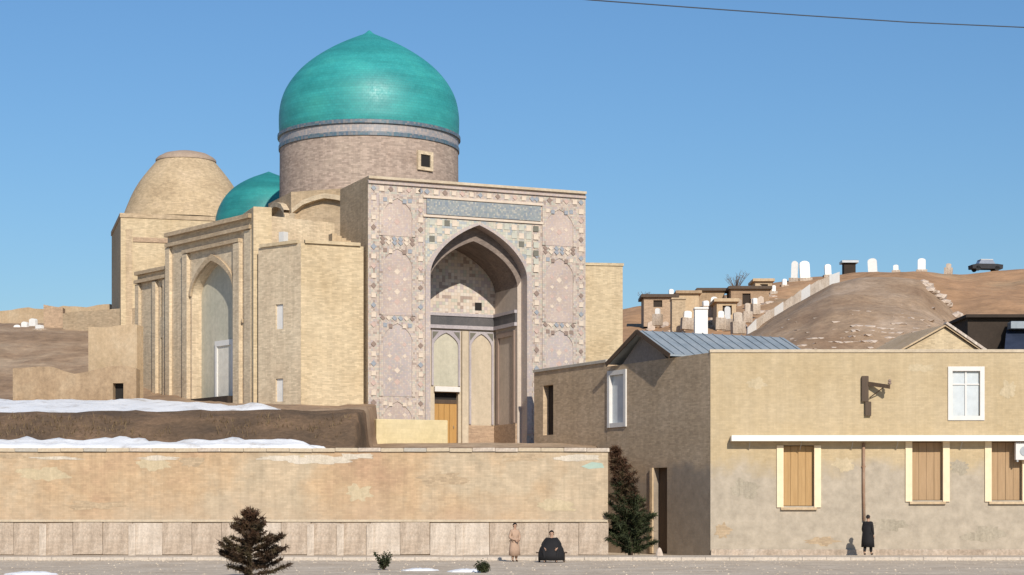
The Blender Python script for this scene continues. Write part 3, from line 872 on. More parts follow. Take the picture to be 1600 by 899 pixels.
# side wing: pale restored block with two slit windows
cY, sY = math.cos(YAW), math.sin(YAW)
B0 = Vector((-7.75, 100.2)); B1 = B0 + Vector((-cY, -sY)) * 3.4
Bl = Vector((-.78, .626)); B2 = B1 + Bl * 3.15
B3 = B2 + Vector((.55, .83)) * 8; B4 = B0 + Vector((-sY, cY)) * 9
wing = thing('side_wing', 'plain pale brick wing with two white slit windows, left of the tiled portal', 'building', (0, 0, 0))
BT = 15.84
m = MB()
pts = [B0, B1, B2, B3, B4]
for i in range(5):
    a, b = pts[i], pts[(i + 1) % 5]
    if i == 1: continue
    m.face([(b.x, b.y, 5), (a.x, a.y, 5), (a.x, a.y, BT), (b.x, b.y, BT)])
m.face([(q.x, q.y, BT) for q in reversed(pts)])
m.build('wall', MT['brick_new'], wing)
L12 = (B2 - B1).length
ang12 = math.atan2((B1 - B2).y, (B1 - B2).x)
fr = thing('window_wall', None, None, (B2.x, B2.y, 0), ang12)
fr.parent = wing
uw = L12 * .50
holes = [(uw - .28, uw + .28, PZ(515, 100), PZ(476, 100)), (uw - .28, uw + .28, PZ(628, 100), PZ(592, 100))]
m = MB(); m.wall(0, L12, 5, BT, 0, .4, holes, back=False); m.build('brickwork', MT['brick_facade'], fr)
for h in holes:
    q = MB(); q.box(h[0], h[1], .10, .16, h[2], h[3]); sm = q.build('slit_window', MT['white_paint'], fr)
# coping, stump and broken corner on top of the wing
m = MB()
for a, b in ((B0, B1), (B1, B2)):
    d = (b - a).normalized(); n_ = Vector((-d.y, d.x)) * -1
    L = (b - a).length
    mid = (a + b) / 2
    m.obox((mid.x, mid.y, BT + .09), (d.x, d.y, 0), (n_.x, n_.y, 0), (0, 0, 1), L / 2 - .2, .12, .085)
m.build('parapet', MT['brick_new'], wing)
m = MB()
c_ = B1 + (B2 - B1) * .52
m.obox((c_.x + .2, c_.y + .5, BT + .38), (.8, -.6, 0), (.6, .8, 0), (0, 0, 1), .17, .17, .4)
m.build('parapet_stump', MT['white_paint'], wing)
m = MB()
c0 = B0 + (B1 - B0) * .1; c1 = B0 + (B1 - B0) * .48
for k_ in range(5):
    a = c1 + (c0 - c1) * (k_ / 5.0)
    e = c1 + (c0 - c1) * ((k_ + 1) / 5.0)
    mid = (a + e) / 2
    hz = .62 - .11 * k_
    m.obox((mid.x - sY * .55, mid.y + cY * .55, BT + .02 + hz / 2), (cY, sY, 0), (-sY, cY, 0), (0, 0, 1), (e - a).length / 2 - .004, .3, hz / 2)
m.build('broken_masonry', MT['mud'], wing)

# ------------------------------------------------------------------ plinth before the portal, gate post
m = MB(); m.box(-.35, 3.55, -2.3, -1.7, 4.6, PZ(655, 98), .03)
o = m.build('low_wall', MT['plinth_new'], loc=PO, rz=YAW); setp(o, 'low pale yellow wall at the foot of the left portal pier', 'wall')
m = MB(); m.box(9.75, 10.05, -1.6, -1.3, 4.8, PZ(648, 99), .03); m.box(9.70, 10.1, -1.65, -1.25, PZ(648, 99), PZ(645, 99) + .05, .03)
o = m.build('gate_post', MT['plinth_new'], loc=PO, rz=YAW); setp(o, 'short pale post at the foot of the right portal pier', 'post')

# ------------------------------------------------------------------ facade building with the arched recess (left)
FA = Vector((-13.6, 101.6)); Fd = Vector((-.62, .785)).normalized(); FLN = 13.8
FL = FA + Fd * FLN
fac = thing('arched_facade_building', 'weathered brown building with a tall pointed arch recess and pale door', 'mausoleum', (FL.x, FL.y, 0), math.atan2((-Fd).y, (-Fd).x))
# local x: 0 at the far left end, FLN at the right end; outward is -y
def fu(px):
    r_ = (px - 800) / F
    t_ = (r_ * FA.y - FA.x) / (Fd.x - r_ * Fd.y)
    return FLN - t_
FT = 17.75
uL = fu(262)
m = MB()
a0, a1 = fu(300), fu(366)
arch_wall(m, uL, FLN, 7.5, FT, 0, .6, a0, a1, 14.0, 15.75)
m.face([(uL, 5, 7.5), (uL, 0, 7.5), (uL, 0, FT), (uL, 5, FT)])
m.face([(FLN, 0, 7.5), (FLN, 5, 7.5), (FLN, 5, FT), (FLN, 0, FT)])
m.face([(uL, 0, FT), (FLN, 0, FT), (FLN, 5, FT), (uL, 5, FT)])
m.build('facade', MT['brick_facade'], fac)
m = MB(); q = arch_pts(a0, a1, 14.0, 15.75)
m.face([(a0, .6, 7.5), (a1, .6, 7.5)] + [(c[0], .6, c[1]) for c in reversed(q)])
m.build('recess_wall', MT['niche_grey'], fac)
dw = thing('door', None, None); dw.parent = fac
d0, d1 = fu(322), fu(348)
dc = fu(338); dh = .78
m = MB(); m.box(dc - dh, dc + dh, 0.54, 0.598, 8.3, 11.1); m.build('door_leaf', plain('pale_door', (0.62, 0.58, 0.50), .6), dw)
m = MB()
m.box(dc - dh - .22, dc - dh - .001, 0.46, 0.598, 8.3, 11.4); m.box(dc + dh + .001, dc + dh + .22, 0.46, 0.598, 8.3, 11.4); m.box(dc - dh, dc + dh, 0.46, 0.598, 11.101, 11.4)
m.build('door_frame', MT['white_paint'], dw)
m = MB(); m.box(a0 + .4, a1 - .2, -.3, .59, 7.4, 8.25); m.build('step', MT['dark_wall'], fac)
# framing strips and cornices (raised)
def strip(x0, x1, z0, z1, d=.14, mat='brick_facade', nm='frame_strip'):
    q_ = MB(); q_.box(x0, x1, -d, -.002, z0, z1, .02); return q_.build(nm, MT[mat], fac)
strip(a0 - .75, a0 - .22, 7.5, 16.4, .22); strip(a1 + .22, a1 + .85, 7.5, 16.4, .22)
strip(a0 - .75, a1 + .85, 16.42, 16.62, .26, 'brick_tan', 'cornice')
strip(uL + .1, FLN - .2, 17.0, 17.2, .26, 'brick_tan', 'cornice')
strip(uL + .1, FLN - .2, FT - .18, FT + .05, .30, 'brick_tan', 'cornice')
strip(uL + .02, uL + .5, 7.5, 16.98, .18); strip(FLN - .9, FLN - .2, 7.5, 16.98, .14)
strip(a1 + 1.0, FLN - 1.1, 12.1, 12.3, .16, 'brick_tan', 'string_course')
for zz0, zz1 in ((8.2, 11.9), (12.6, 16.2)):
    q_ = MB(); q_.box(a1 + 1.25, a1 + 1.75, -.06, -.002, zz0, zz1, .02); q_.build('blind_panel', MT['niche_grey'], fac)
# thin hood over the arch
m = MB(); e_ = arch_pts(a0 - .2, a1 + .2, 14.0, 16.1)
for i in range(28):
    a, b, c, d = q[i], q[i + 1], e_[i + 1], e_[i]
    m.face([(a[0], -.12, a[1]), (b[0], -.12, b[1]), (c[0], -.12, c[1]), (d[0], -.12, d[1])])
    m.face([(b[0], -.12, b[1]), (a[0], -.12, a[1]), (a[0], .02, a[1]), (b[0], .02, b[1])])
    m.face([(d[0], -.12, d[1]), (c[0], -.12, c[1]), (c[0], 0, c[1]), (d[0], 0, d[1])])
m.build('arch_hood', MT['brick_tan'], fac)
# lower wing to the left with narrow niches
WT = 16.0
m = MB()
n0, n1 = fu(246), fu(254)
m.wall(0, uL - .01, 7.5, WT, .25, .6, [(n0 - .1, n1 + .1, 13.2, 15.0), (n0 - .1, n1 + .1, 8.6, 12.0)], back=False)
m.face([(0, 5, 7.5), (0, .85, 7.5), (0, .85, WT), (0, 5, WT)])
m.face([(0, .85, WT), (uL, .85, WT), (uL, 5, WT), (0, 5, WT)])
m.build('lower_wing', MT['brick_facade'], fac)
m = MB()
m.box(n0 - .1, n1 + .1, .70, .75, 13.2, 15.0); m.build('niche_back', MT['dado'], fac)
m = MB(); m.box(n0 - .1, n1 + .1, .70, .75, 8.6, 12.0); m.build('niche_back', MT['niche_grey'], fac)
for a in (0.05, n0 - .8, uL - .75):
    strip(a, a + .42, 7.5, 15.3, -.05, nm='pilaster') if False else None
    q_ = MB(); q_.box(a, a + .42, .06, .248, 7.5, 15.3, .02); q_.build('pilaster', MT['brick_facade'], fac)
q_ = MB(); q_.box(0, uL - .05, -.02, .248, 15.35, 15.55, .02); q_.box(0, uL - .05, .02, .248, WT - .16, WT + .05, .02); q_.build('cornice', MT['brick_tan'], fac)
# sunlit end pier between the facade and the wing
pa = Vector((PX(396, 101.2), 101.2)); 
o = thing('end_pier', None, None)
m = MB(); m.box(0, .98, 0, 2.6, 6.5, FT + .35, .03)
pr = m.build('brick_pier', MT['brick_new'], loc=(pa.x, pa.y, 0), rz=R(20))
bpy.data.objects.remove(o)
setp(pr, 'narrow sunlit brick pier between the arched facade and the pale wing', 'pier')

# ------------------------------------------------------------------ small turquoise dome behind
sdm = thing('small_dome_mausoleum', 'low building behind with the small teal tiled dome', 'mausoleum', (PX(420, 128), 128, 0))
RS = 82 * 128 / F
m = MB(); m.lathe([(RS + .02, 8), (RS, 21.0)], 48); m.build('drum', MT['brick_tan'], sdm, smooth=True)
pf = [(1.0, 0), (1.01, .3), (1.0, .8), (.95, 1.45), (.86, 2.1), (.73, 2.7), (.56, 3.2), (.36, 3.62), (.18, 3.9), (.05, 4.1), (0, 4.18)]
m = MB(); m.lathe([(max(0, a) * RS, 20.8 + b * .93) for a, b in smooth_prof(pf)], 64); m.build('dome', MT['dome_small'], sdm, smooth=True)
m = MB(); m.lathe([(RS, 20.6), (RS + .1, 20.62), (RS + .1, 20.95), (RS - .02, 21.02)], 48); m.build('cornice', MT['ring'], sdm)

# ------------------------------------------------------------------ old brick dome mausoleum at the far left
D3 = 140.0
bd = thing('brick_dome_mausoleum', 'old tan brick mausoleum with a tall bare brick dome, far left', 'mausoleum', (PX(285, D3), D3, 0), R(15.5))
hb = 4.75; zt = PZ(346, D3 - 4)
m = MB(); m.box(-hb, hb, -hb, hb, 8, zt); m.build('body', MT['brick_new'], bd)
m = MB(); m.box(-hb - .06, hb + .06, -hb - .06, -hb + .25, zt + .002, zt + .3); m.box(-hb - .06, -hb + .25, -hb + .251, hb, zt + .002, zt + .3); m.build('parapet', MT['brick_tan'], bd)
for s_ in (0, 1):
    q_ = MB(); xa = -hb + .35 if s_ == 0 else hb - .8
    q_.box(xa, xa + .45, -hb - .07, -hb - .002, 9, zt - .8, .02); q_.build('corner_strip', MT['brick_tan'], bd)
q_ = MB(); q_.box(-hb + .85, hb - .85, -hb - .07, -hb - .002, PZ(395, D3), PZ(388, D3), .02); q_.build('string_course', MT['dado'], bd)
px2m = D3 / F
off = (291 - 285) * px2m
pf = [(100, 350), (96, 338), (89, 320), (81, 302), (71, 285), (59, 269), (49, 257), (44, 251)]
pp = smooth_prof([(a * px2m, PZ(b, D3)) for a, b in pf], 3)
m = MB(); m.lathe(pp, 56, off, .2)
m.build('brick_dome', MT['brick_dome'], bd, smooth=True)
m = MB(); m.lathe([(47 * px2m, PZ(253, D3)), (47 * px2m, PZ(250, D3)), (43 * px2m, PZ(246, D3)), (34 * px2m, PZ(241, D3)), (20 * px2m, PZ(237.5, D3)), (0, PZ(236, D3))], 40, off, .2)
m.build('dome_cap', MT['cap'], bd, smooth=True)

# ------------------------------------------------------------------ plain brick building right of the portal
xr0, xr1 = PX(840, 116), PX(973, 116)
bb = thing('brick_annex', 'plain sunlit brick annex showing right of the tiled portal', 'building', (xr1, 116, 0), R(8))
m = MB(); m.box(-7, 0, 0, 6, 4, PZ(416, 116)); m.build('wall', MT['brick_new'], bb)
m = MB(); m.box(-7, .06, -.06, .3, PZ(416, 116) + .002, PZ(413, 116) + .05); m.build('parapet', MT['brick_new'], bb)

# ------------------------------------------------------------------ old walls on the left slope
def old_wall(label, px0, px1, d0, d1, ytop, zbot, mat, seed, th_=.6, rag=.25, door=None):
    r = random.Random(seed)
    a = Vector((PX(px0, d0), d0)); b = Vector((PX(px1, d1), d1))
    L = (b - a).length; dr_ = (b - a) / L
    th = thing('old_wall', label, 'wall', (a.x, a.y, 0), math.atan2(dr_.y, dr_.x))
    m_ = MB(); n = max(3, int(L / .55))
    xsw = [L * i / n for i in range(n + 1)]
    if door: xsw = sorted(xsw + [door[0], door[1]])
    def zt_(x): return PZ(ytop, (d0 + d1) / 2) + rag * (fract(x, seed * 9.0, .35, 4, seed) - .25)
    for x0, x1 in zip(xsw[:-1], xsw[1:]):
        if x1 - x0 < .01: continue
        zb_ = door[2] if door and door[0] < (x0 + x1) / 2 < door[1] else zbot
        m_.hexa([(x0, 0, zb_), (x1, 0, zb_), (x1, th_, zb_), (x0, th_, zb_), (x0, 0, zt_(x0)), (x1, 0, zt_(x1)), (x1, th_, zt_(x1) - .05), (x0, th_, zt_(x0) - .05)])
    m_.build('masonry', mat, th)
    if door:
        q = MB(); q.box(door[0], door[1], th_ * .7, th_ * .95, zbot, door[2] + .1); q.build('opening', MT['dark'], th)
    return th
old_wall('long pale crumbling wall along the skyline at far left', -60, 172, 152, 146, 481, 14.5, MT['mud'], 3, .7, .3)
old_wall('upper tan wall joined to the brick dome mausoleum', 98, 215, 138, 134, 485, 12, MT['brick_tan'], 4, .7, .12)
old_wall('tall tan mud wall on the left slope with bands of erosion', 138, 214, 108, 107, 506, 8, MT['mud'], 5, .7, .18)
old_wall('low ruined pale wall with a dark doorway below the mud wall', 20, 213, 106, 105, 572, 6.5, MT['mud_brown'], 6, .6, .45, door=(5.75, 6.35, 9.05))
old_wall('broken reddish stub of wall on the far left skyline', 68, 98, 140, 140, 478, 13, MT['dado'], 8, .8, .5)

# ------------------------------------------------------------------ house on the right
HY = 86.0
HX = PX(1110, HY); HT = PZ(551, HY)
house = thing('street_house', 'two storey tan house on the corner with boarded windows and a thin white canopy', 'house', (HX, HY, 0))
def hx(px): return PX(px, HY) - HX
def hz(py): return PZ(py, HY)
wins = [(1224, 1272, 696, 791), (1425, 1473, 690, 782), (1549, 1597, 690, 782)]
holes = [(hx(a), hx(b), hz(d), hz(c)) for a, b, c, d in wins]
up = (1488, 1531, 580, 650)
holes.append((hx(up[0]), hx(up[1]), hz(up[3]), hz(up[2])))
HR = 24.0
m = MB(); m.wall(0, HR, -.2, HT, 0, .45, holes, back=False)
m.face([(0, .45, HT - .25), (HR, .45, HT - .25), (HR, 13, HT - .25), (3, 13, HT - .25), (-6, 13, HT - .25)]) if False else None
m.build('front_wall', MT['house_front'], house)
m = MB(); m.box(-.03, HR, -.05, .5, HT + .002, HT + .14, .03); m.build('parapet_coping', MT['coping'], house)
# side wall receding to the left: direction
Sd = Vector((-.449, .894)).normalized()
sang = math.atan2(-Sd.y, -Sd.x)
def st(px):
    r_ = (px - 800) / F
    return (HX - r_ * HY) / (r_ * Sd.y - Sd.x)
SL = st(948)
side = thing('side_wall', None, None, (Sd.x * SL, Sd.y * SL + 0, 0), sang); side.parent = house
# local x: 0 at far end, SL at the corner; outward -y
def sx(px): return SL - st(px)
dfar = HY + Sd.y * SL
h1 = (sx(950), sx(979), PZ(668, HY + Sd.y * st(962)), PZ(579, HY + Sd.y * st(962)))
h2 = (sx(1021), sx(1042), .05, PZ(731, HY + Sd.y * st(1030)))
h1 = (max(h1[0], .12), h1[1], h1[2], h1[3])
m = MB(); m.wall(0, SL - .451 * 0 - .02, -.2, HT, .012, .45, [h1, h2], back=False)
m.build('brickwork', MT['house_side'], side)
wf = thing('window', None, None, (Sd.x * SL, Sd.y * SL, 0), sang); wf.parent = house
m = MB(); fw = .22
m.box(h1[0], h1[0] + fw, -.06, .2, h1[2], h1[3]); m.box(h1[1] - fw, h1[1], -.06, .2, h1[2], h1[3])
m.box(h1[0] + fw + .001, h1[1] - fw - .001, -.05, .2, h1[3] - fw, h1[3]); m.box(h1[0] + fw + .001, h1[1] - fw - .001, -.05, .2, h1[2], h1[2] + fw)
m.build('frame', MT['white_paint'], wf)
m = MB(); m.box(h1[0] + fw, h1[1] - fw, .12, .15, h1[2] + fw, h1[3] - fw); m.build('pane', MT['pale_pane'], wf)
dd = thing('doorway', None, None, (Sd.x * SL, Sd.y * SL, 0), sang); dd.parent = house
m = MB(); m.box(h2[0], h2[1], .3, .36, h2[2], h2[3]); m.build('door_leaf', MT['darkwood'], dd)
m = MB(); m.box(h2[0] - .22, h2[0] - .002, -.08, .2, .05, h2[3]); m.build('door_post', MT['mud'], dd)
# flat roof deck
hw_ = Sd * SL
m = MB(); m.face([(0, .45, HT - .3), (HR, .45, HT - .3), (HR, 14, HT - .3), (hw_.x, hw_.y, HT - .3)]); m.build('roof_deck', MT['mud'], house)
m = MB(); m.face([(HR, 0, -.2), (HR, 14, -.2), (HR, 14, HT), (HR, 0, HT)]); m.build('end_wall', MT['house_side'], house)
# gabled tin roof on the rear part: gable over the side wall
ga, gb, gm_ = st(1052), st(962), (st(1052) + st(962)) / 2
Nd = Vector((.894, .449)).normalized()       # ridge direction
rp = lambda t_, n_, z_: (Sd.x * t_ + Nd.x * n_, Sd.y * t_ + Nd.y * n_, z_)
zr = PZ(517, HY + Sd.y * gm_); ze = PZ(552, HY + Sd.y * ga) 
RL = 8.0
rf = thing('tin_roof', None, None); rf.parent = house
m = MB()
ov = .35
def roofside(t0, z0, t1, z1):
    m.face([rp(t0, -ov, z0), rp(t0, RL, z0), rp(t1, RL, z1), rp(t1, -ov, z1)])
    m.face([rp(t1, -ov, z1 - .08), rp(t1, RL, z1 - .08), rp(t0, RL, z0 - .08), rp(t0, -ov, z0 - .08)])
    m.face([rp(t0, -ov, z0 - .08), rp(t0, RL, z0 - .08), rp(t0, RL, z0), rp(t0, -ov, z0)])
roofside(ga - .25, ze - .08, gm_, zr)
roofside(gb + .25, ze - .08, gm_, zr)
m.build('roof_sheet', MT['tin'], rf)
for i in range(15):                          # standing seams on the near slope
    n_ = -ov + .25 + i * .56
    q = MB()
    A, B = Vector(rp(ga - .25, n_, ze - .08)), Vector(rp(gm_, n_, zr))
    dv = (B - A).normalized(); nd = Vector((Nd.x, Nd.y, 0)); up_ = nd.cross(dv)
    if up_.z < 0: up_ = -up_
    q.obox((A + B) / 2 + up_ * .03, dv, nd, up_, (B - A).length / 2, .014, .016); q.build('seam', MT['tin'], rf)
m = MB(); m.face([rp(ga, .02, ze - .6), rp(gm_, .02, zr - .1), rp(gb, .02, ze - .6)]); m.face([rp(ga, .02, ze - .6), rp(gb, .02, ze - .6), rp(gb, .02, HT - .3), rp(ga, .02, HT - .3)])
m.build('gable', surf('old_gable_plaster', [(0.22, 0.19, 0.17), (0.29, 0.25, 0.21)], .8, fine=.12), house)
m = MB()
for t0 in (ga - .3, gb + .3):
    A, B = Vector(rp(t0, -ov - .03, ze - .16)), Vector(rp(gm_, -ov - .03, zr - .06))
    dv = (B - A).normalized(); nd = Vector((Nd.x, Nd.y, 0)); up_ = nd.cross(dv).normalized()
    m.obox((A + B) / 2, dv, nd, up_, (B - A).length / 2, .025, .11)
m.build('barge_board', MT['darkwood'], rf)
m = MB(); m.face([rp(ga, RL - .1, HT - .4), rp(gb, RL - .1, HT - .4), rp(gb, RL - .1, ze - .1), rp(gm_, RL - .1, zr - .1), rp(ga, RL - .1, ze - .1)]); m.build('gable', MT['house_side'], house)
# boarded windows
for i, (a, b, c, d) in enumerate(holes[:3]):
    wn = thing('window', None, None); wn.parent = house
    mt = MT['shutter_a'] if i == 0 else MT['shutter_b']
    m = MB(); m.box(a, b, .26, .30, c, d); m.build('panel', MT['darkwood'], wn)
    n = 4
    for k_ in range(n):
        q = MB(); xa = a + (b - a) * k_ / n + .006; xb = a + (b - a) * (k_ + 1) / n - .006
        q.box(xa, xb, .21 + rnd.uniform(-.012, .012), .258, c + .02, d - .03, .012); q.build('board', mt, wn)
    fw = .30
    for x0, x1 in ((a - fw, a - .002), (b + .002, b + fw)):
        q = MB(); q.box(x0, x1, -.07, -.002, c - .06, d - .002, .015); q.build('frame_side', MT['cream_paint'], wn)
    q = MB(); q.box(a - .12, b + .12, -.13, -.002, c - .17, c - .062, .02); q.build('sill', MT['mud'], wn)
a, b, c, d = holes[3]
wn = thing('window', 'upper window with white frame and sky reflection coloured into the panes', None); wn.parent = house
m = MB(); m.box(a, b, .10, .13, c, d); m.build('pane', MT['pale_pane'], wn)
m = MB(); fw = .2
m.box(a - fw, a - .001, -.06, .10, c - fw, d + fw); m.box(b + .001, b + fw, -.06, .10, c - fw, d + fw); m.box(a, b, -.055, .10, d + .001, d + fw); m.box(a, b, -.055, .10, c - fw, c - .001)
m.build('frame', MT['white_paint'], wn)
m = MB(); m.box((a + b) / 2 - .04, (a + b) / 2 + .04, .05, .098, c, d); m.box(a, b, .055, .097, d - .62, d - .56); m.build('glazing_bar', MT['white_paint'], wn)
def blotch(parent, cx, cz, rx, rz_, y, mat, nm, seed):
    r = random.Random(seed); n = 56; q = MB()
    ph = [.85 + .5 * fract(math.cos(6.283 * i / n) * 2, math.sin(6.283 * i / n) * 2, .9, 5, seed) + r.uniform(-.04, .04) for i in range(n)]
    P = [(cx + rx * ph[i] * math.cos(2 * math.pi * i / n), y, cz + rz_ * ph[i] * math.sin(2 * math.pi * i / n)) for i in range(n)]
    for i in range(n): q.face([(cx, y, cz), P[i], P[(i + 1) % n]])
    return q.build(nm, mat, parent)
pm1 = surf('new_plaster_patch', [(0.50, 0.405, 0.26), (0.54, 0.44, 0.295)], .9, fine=.1, streak=.15)
pm2 = surf('bare_brick_patch', [(0.41, 0.31, 0.205), (0.46, 0.345, 0.225)], .9, brick=(.25, .075), fine=.1)
pm3 = surf('grey_mortar_patch', [(0.37, 0.32, 0.24), (0.43, 0.37, 0.285)], .9, fine=.14, streak=.2)
for i, (px, py, rx, rz_, mt_) in enumerate([(1165, 765, .75, .45, pm3), (1180, 600, .5, .28, pm1), (1320, 725, .5, .35, pm1), (1390, 820, .9, .3, pm3), (1285, 845, .8, .22, pm2), (1540, 835, .9, .35, pm3), (1440, 575, .7, .22, pm1), (1130, 830, .4, .4, pm2), (1575, 610, .4, .5, pm1), (1500, 730, .5, .4, pm3)]):
    blotch(house, hx(px), hz(py), rx, rz_, -.004 - .0004 * i, mt_, 'plaster_patch', 40 + i)
for i, (px, py, rx, rz_, mt_) in enumerate([(70, 740, 1.2, .3, pm1), (240, 725, .8, .3, pm1), (300, 722, .6, .25, pm2), (480, 718, 1.4, .22, pm1), (560, 770, .7, .4, pm1), (690, 750, 1.1, .3, pm2), (820, 715, 1.0, .2, pm2), (870, 790, .9, .3, pm1), (150, 790, 1.5, .25, pm2), (20, 712, .6, .2, pm2)]):
    blotch(sw, PX(px, 84), PZ(py, 84), rx, rz_, WALL_Y - .004 - .0004 * i, mt_, 'repair_patch', 70 + i)
pm4 = surf('pale_lime_bloom', [(0.56, 0.48, 0.37), (0.64, 0.57, 0.48)], 1.4, fine=.12, streak=.2)
for i, (px, py, rx, rz_) in enumerate([(440, 716, 1.1, .13), (500, 719, 1.5, .2), (555, 713, .8, .12), (250, 716, 1.2, .1), (905, 716, 1.0, .16), (90, 716, 1.3, .08)]):
    blotch(sw, PX(px, 84), PZ(py, 84), rx, rz_, WALL_Y - .0092 - .0003 * i, pm4, 'lime_bloom', 90 + i)
# thin white canopy with brackets
cp = thing('canopy', None, None); cp.parent = house
m = MB(); m.box(hx(1141), HR, -.55, -.002, hz(690), hz(681), .03); m.build('canopy_sheet', MT['white_canopy'], cp)
for px in (1170, 1250, 1330, 1400, 1500, 1590):
    q = MB(); x0 = hx(px); q.tube([(x0, -.01, hz(690) - .38), (x0, -.46, hz(690) - .03)], .016, 5); q.build('bracket', MT['steel'], cp)
# rusty downpipe
m = MB(); xp = hx(1349); m.tube([(xp, -.075, hz(692)), (xp, -.075, 2.9), (xp + .02, -.09, 1.6)], .065, 8); pp_ = m.build('downpipe', MT['rust'], house, smooth=True)
m = MB(); m.box(xp - .09, xp + .09, -.09, -.003, 4.0, 4.05); m.build('pipe_clip', MT['rust'], pp_)
# base course along the foot of the front
m = MB(); m.box(.02, HR, -.12, -.002, -.1, .32, .03); m.build('base_course', MT['stone_slab'], house)

# timber bracket on the front wall
br = thing('wall_bracket', 'dark timber bracket with a sideways arm fixed high on the tan house front', 'bracket', (HX + hx(1351), HY, 0))
m = MB(); m.box(-.15, .15, -.16, -.003, hz(628), hz(588), .02); m.box(.0, .27, -.16, -.003, hz(650), hz(628) - .001, .02); m.build('post', MT['darkwood'], br)
m = MB(); A = Vector((0.15, -.12, hz(600))); B = Vector((1.0, -.62, hz(606))); dv = (B - A).normalized()
m.obox((A + B) / 2, dv, (dv.y, -dv.x, 0), (0, 0, 1), (B - A).length / 2, .06, .09); m.build('arm', MT['darkwood'], br)
m = MB(); m.lathe([(0, .0), (.07, .02), (.09, .08), (.05, .12), (.08, .17), (.04, .24), (0, .25)], 10, B.x, B.y); 
o = m.build('insulator', MT['t_brown'], br); o.location.z = B.z + .09
m = MB(); m.tube([(0.2, -.1, hz(622)), (.75, -.46, hz(607))], .025, 6); m.build('strut', MT['darkwood'], br)
# white box (air conditioner) by the last window
ac = thing('air_conditioner', 'white air conditioner box on the house front by the window at right edge', 'air conditioner', (HX + hx(1584), HY, 0))
m = MB(); m.box(0, .75, -.36, -.08, hz(719), hz(692), .02); m.build('casing', MT['white_paint'], ac)
m = MB(); m.lathe([(.22, 0), (.22, .02), (0, .02)], 16); o = m.build('fan_grille', MT['steel'], ac); o.location = (.4, -.362, (hz(719) + hz(692)) / 2); o.rotation_euler = (R(90), 0, 0)
m = MB(); m.box(.05, .12, -.34, -.003, hz(719) - .09, hz(719) - .002); m.build('mount', MT['steel'], ac); m = MB(); m.box(.6, .67, -.34, -.003, hz(719) - .09, hz(719) - .002); m.build('mount', MT['steel'], ac)

# garden wall that carries on behind the house to the portal
gwt0, gwt1 = SL + .02, st(834)
ga_ = Vector((HX, HY)) + Sd * gwt1
gw = thing('garden_wall', 'dark shaded brick wall running from the house back to the tiled portal', 'wall', (ga_.x, ga_.y, 0), sang)
gl = gwt1 - gwt0
m = MB()
def gs(px): return gwt1 - st(px)
gh = (gs(848), gs(864), 6.0, 8.6)
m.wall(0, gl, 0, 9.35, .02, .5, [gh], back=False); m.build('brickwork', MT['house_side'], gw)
m = MB(); m.box(0, gl, -.05, .55, 9.352, 9.5, .02); m.build('coping', MT['coping_grey'], gw)
m = MB(); m.box(gh[0], gh[1], .35, .4, gh[2], gh[3]); m.build('blocked_doorway', MT['dark_wall'], gw)

# ------------------------------------------------------------------ hills at right
def sheet(name, mat, profile, d_top, bot_y, d_bot, px0, px1, n, K, amp, label, dback, seed):
    m_ = MB()
    def P(i, k):
        px = px0 + (px1 - px0) * i / n
        yt = pl(px, profile)
        if k <= K:
            t_ = k / K
            d = d_bot + (d_top - d_bot) * t_
            zb, zt_ = PZ(bot_y, d_bot), PZ(yt, d_top)
            e = t_ ** .85 if zt_ > zb else t_
            z = zb + (zt_ - zb) * e
            z = min(z, PZ(yt, d))
        else:
            t_ = (k - K) / 4.0
            d = d_top + dback * t_
            z = PZ(yt, d_top) * (1 - t_ * t_ * .25) 
        x = PX(px, d if k <= K else d_top)
        jx = amp * fract(x, d, .08, 5, seed) * (1.0 if 0 < k else .2)
        if k >= K: jx *= .5
        return (x, d, z + jx - amp * .4)
    for i in range(n):
        for k in range(K + 4):
            m_.face([P(i, k), P(i + 1, k), P(i + 1, k + 1), P(i, k + 1)])
    return setp(m_.build(name, mat, smooth=True), label, kind='structure'), P
MOUND = [(1120, 566), (1150, 530), (1170, 513), (1235, 470), (1300, 432), (1340, 425), (1400, 427), (1440, 434), (1480, 470), (1505, 498), (1550, 560), (1570, 590)]
HILL = [(930, 486), (985, 474), (1050, 463), (1120, 457), (1200, 442), (1260, 432), (1330, 424), (1440, 420), (1500, 424), (1600, 417), (1750, 414)]
_, PH = sheet('hill', MT['hill'], HILL, 235, 585, 160, 930, 1780, 130, 26, .9, 'reddish dry hillside with graves behind the house', 120, 3)
_, PM = sheet('mound', MT['mound'], MOUND, 160, 572, 128, 1122, 1568, 110, 30, .8, 'bare brown earth mound behind the house', 20, 6)
def hill_at(px, py):
    """point on the hill sheet that is seen at this pixel"""
    best = None
    i = (px - 930) / (1780 - 930) * 130
    i0 = int(i)
    for k in range(0, 27):
        a = PH(i0, k); y_ = HOR - (a[2] - CAMZ) * F / a[1]
        if best is None or abs(y_ - py) < best[0]: best = (abs(y_ - py), a)
    a = best[1]
    return Vector((PX(px, a[1]), a[1], a[2]))
def mound_at(px, py):
    best = None
    i0 = int((px - 1122) / (1568 - 1122) * 110)
    for k in range(0, 31):
        a = PM(i0, k); y_ = HOR - (a[2] - CAMZ) * F / a[1]
        if best is None or abs(y_ - py) < best[0]: best = (abs(y_ - py), a)
    a = best[1]
    return Vector((PX(px, a[1]), a[1], a[2]))

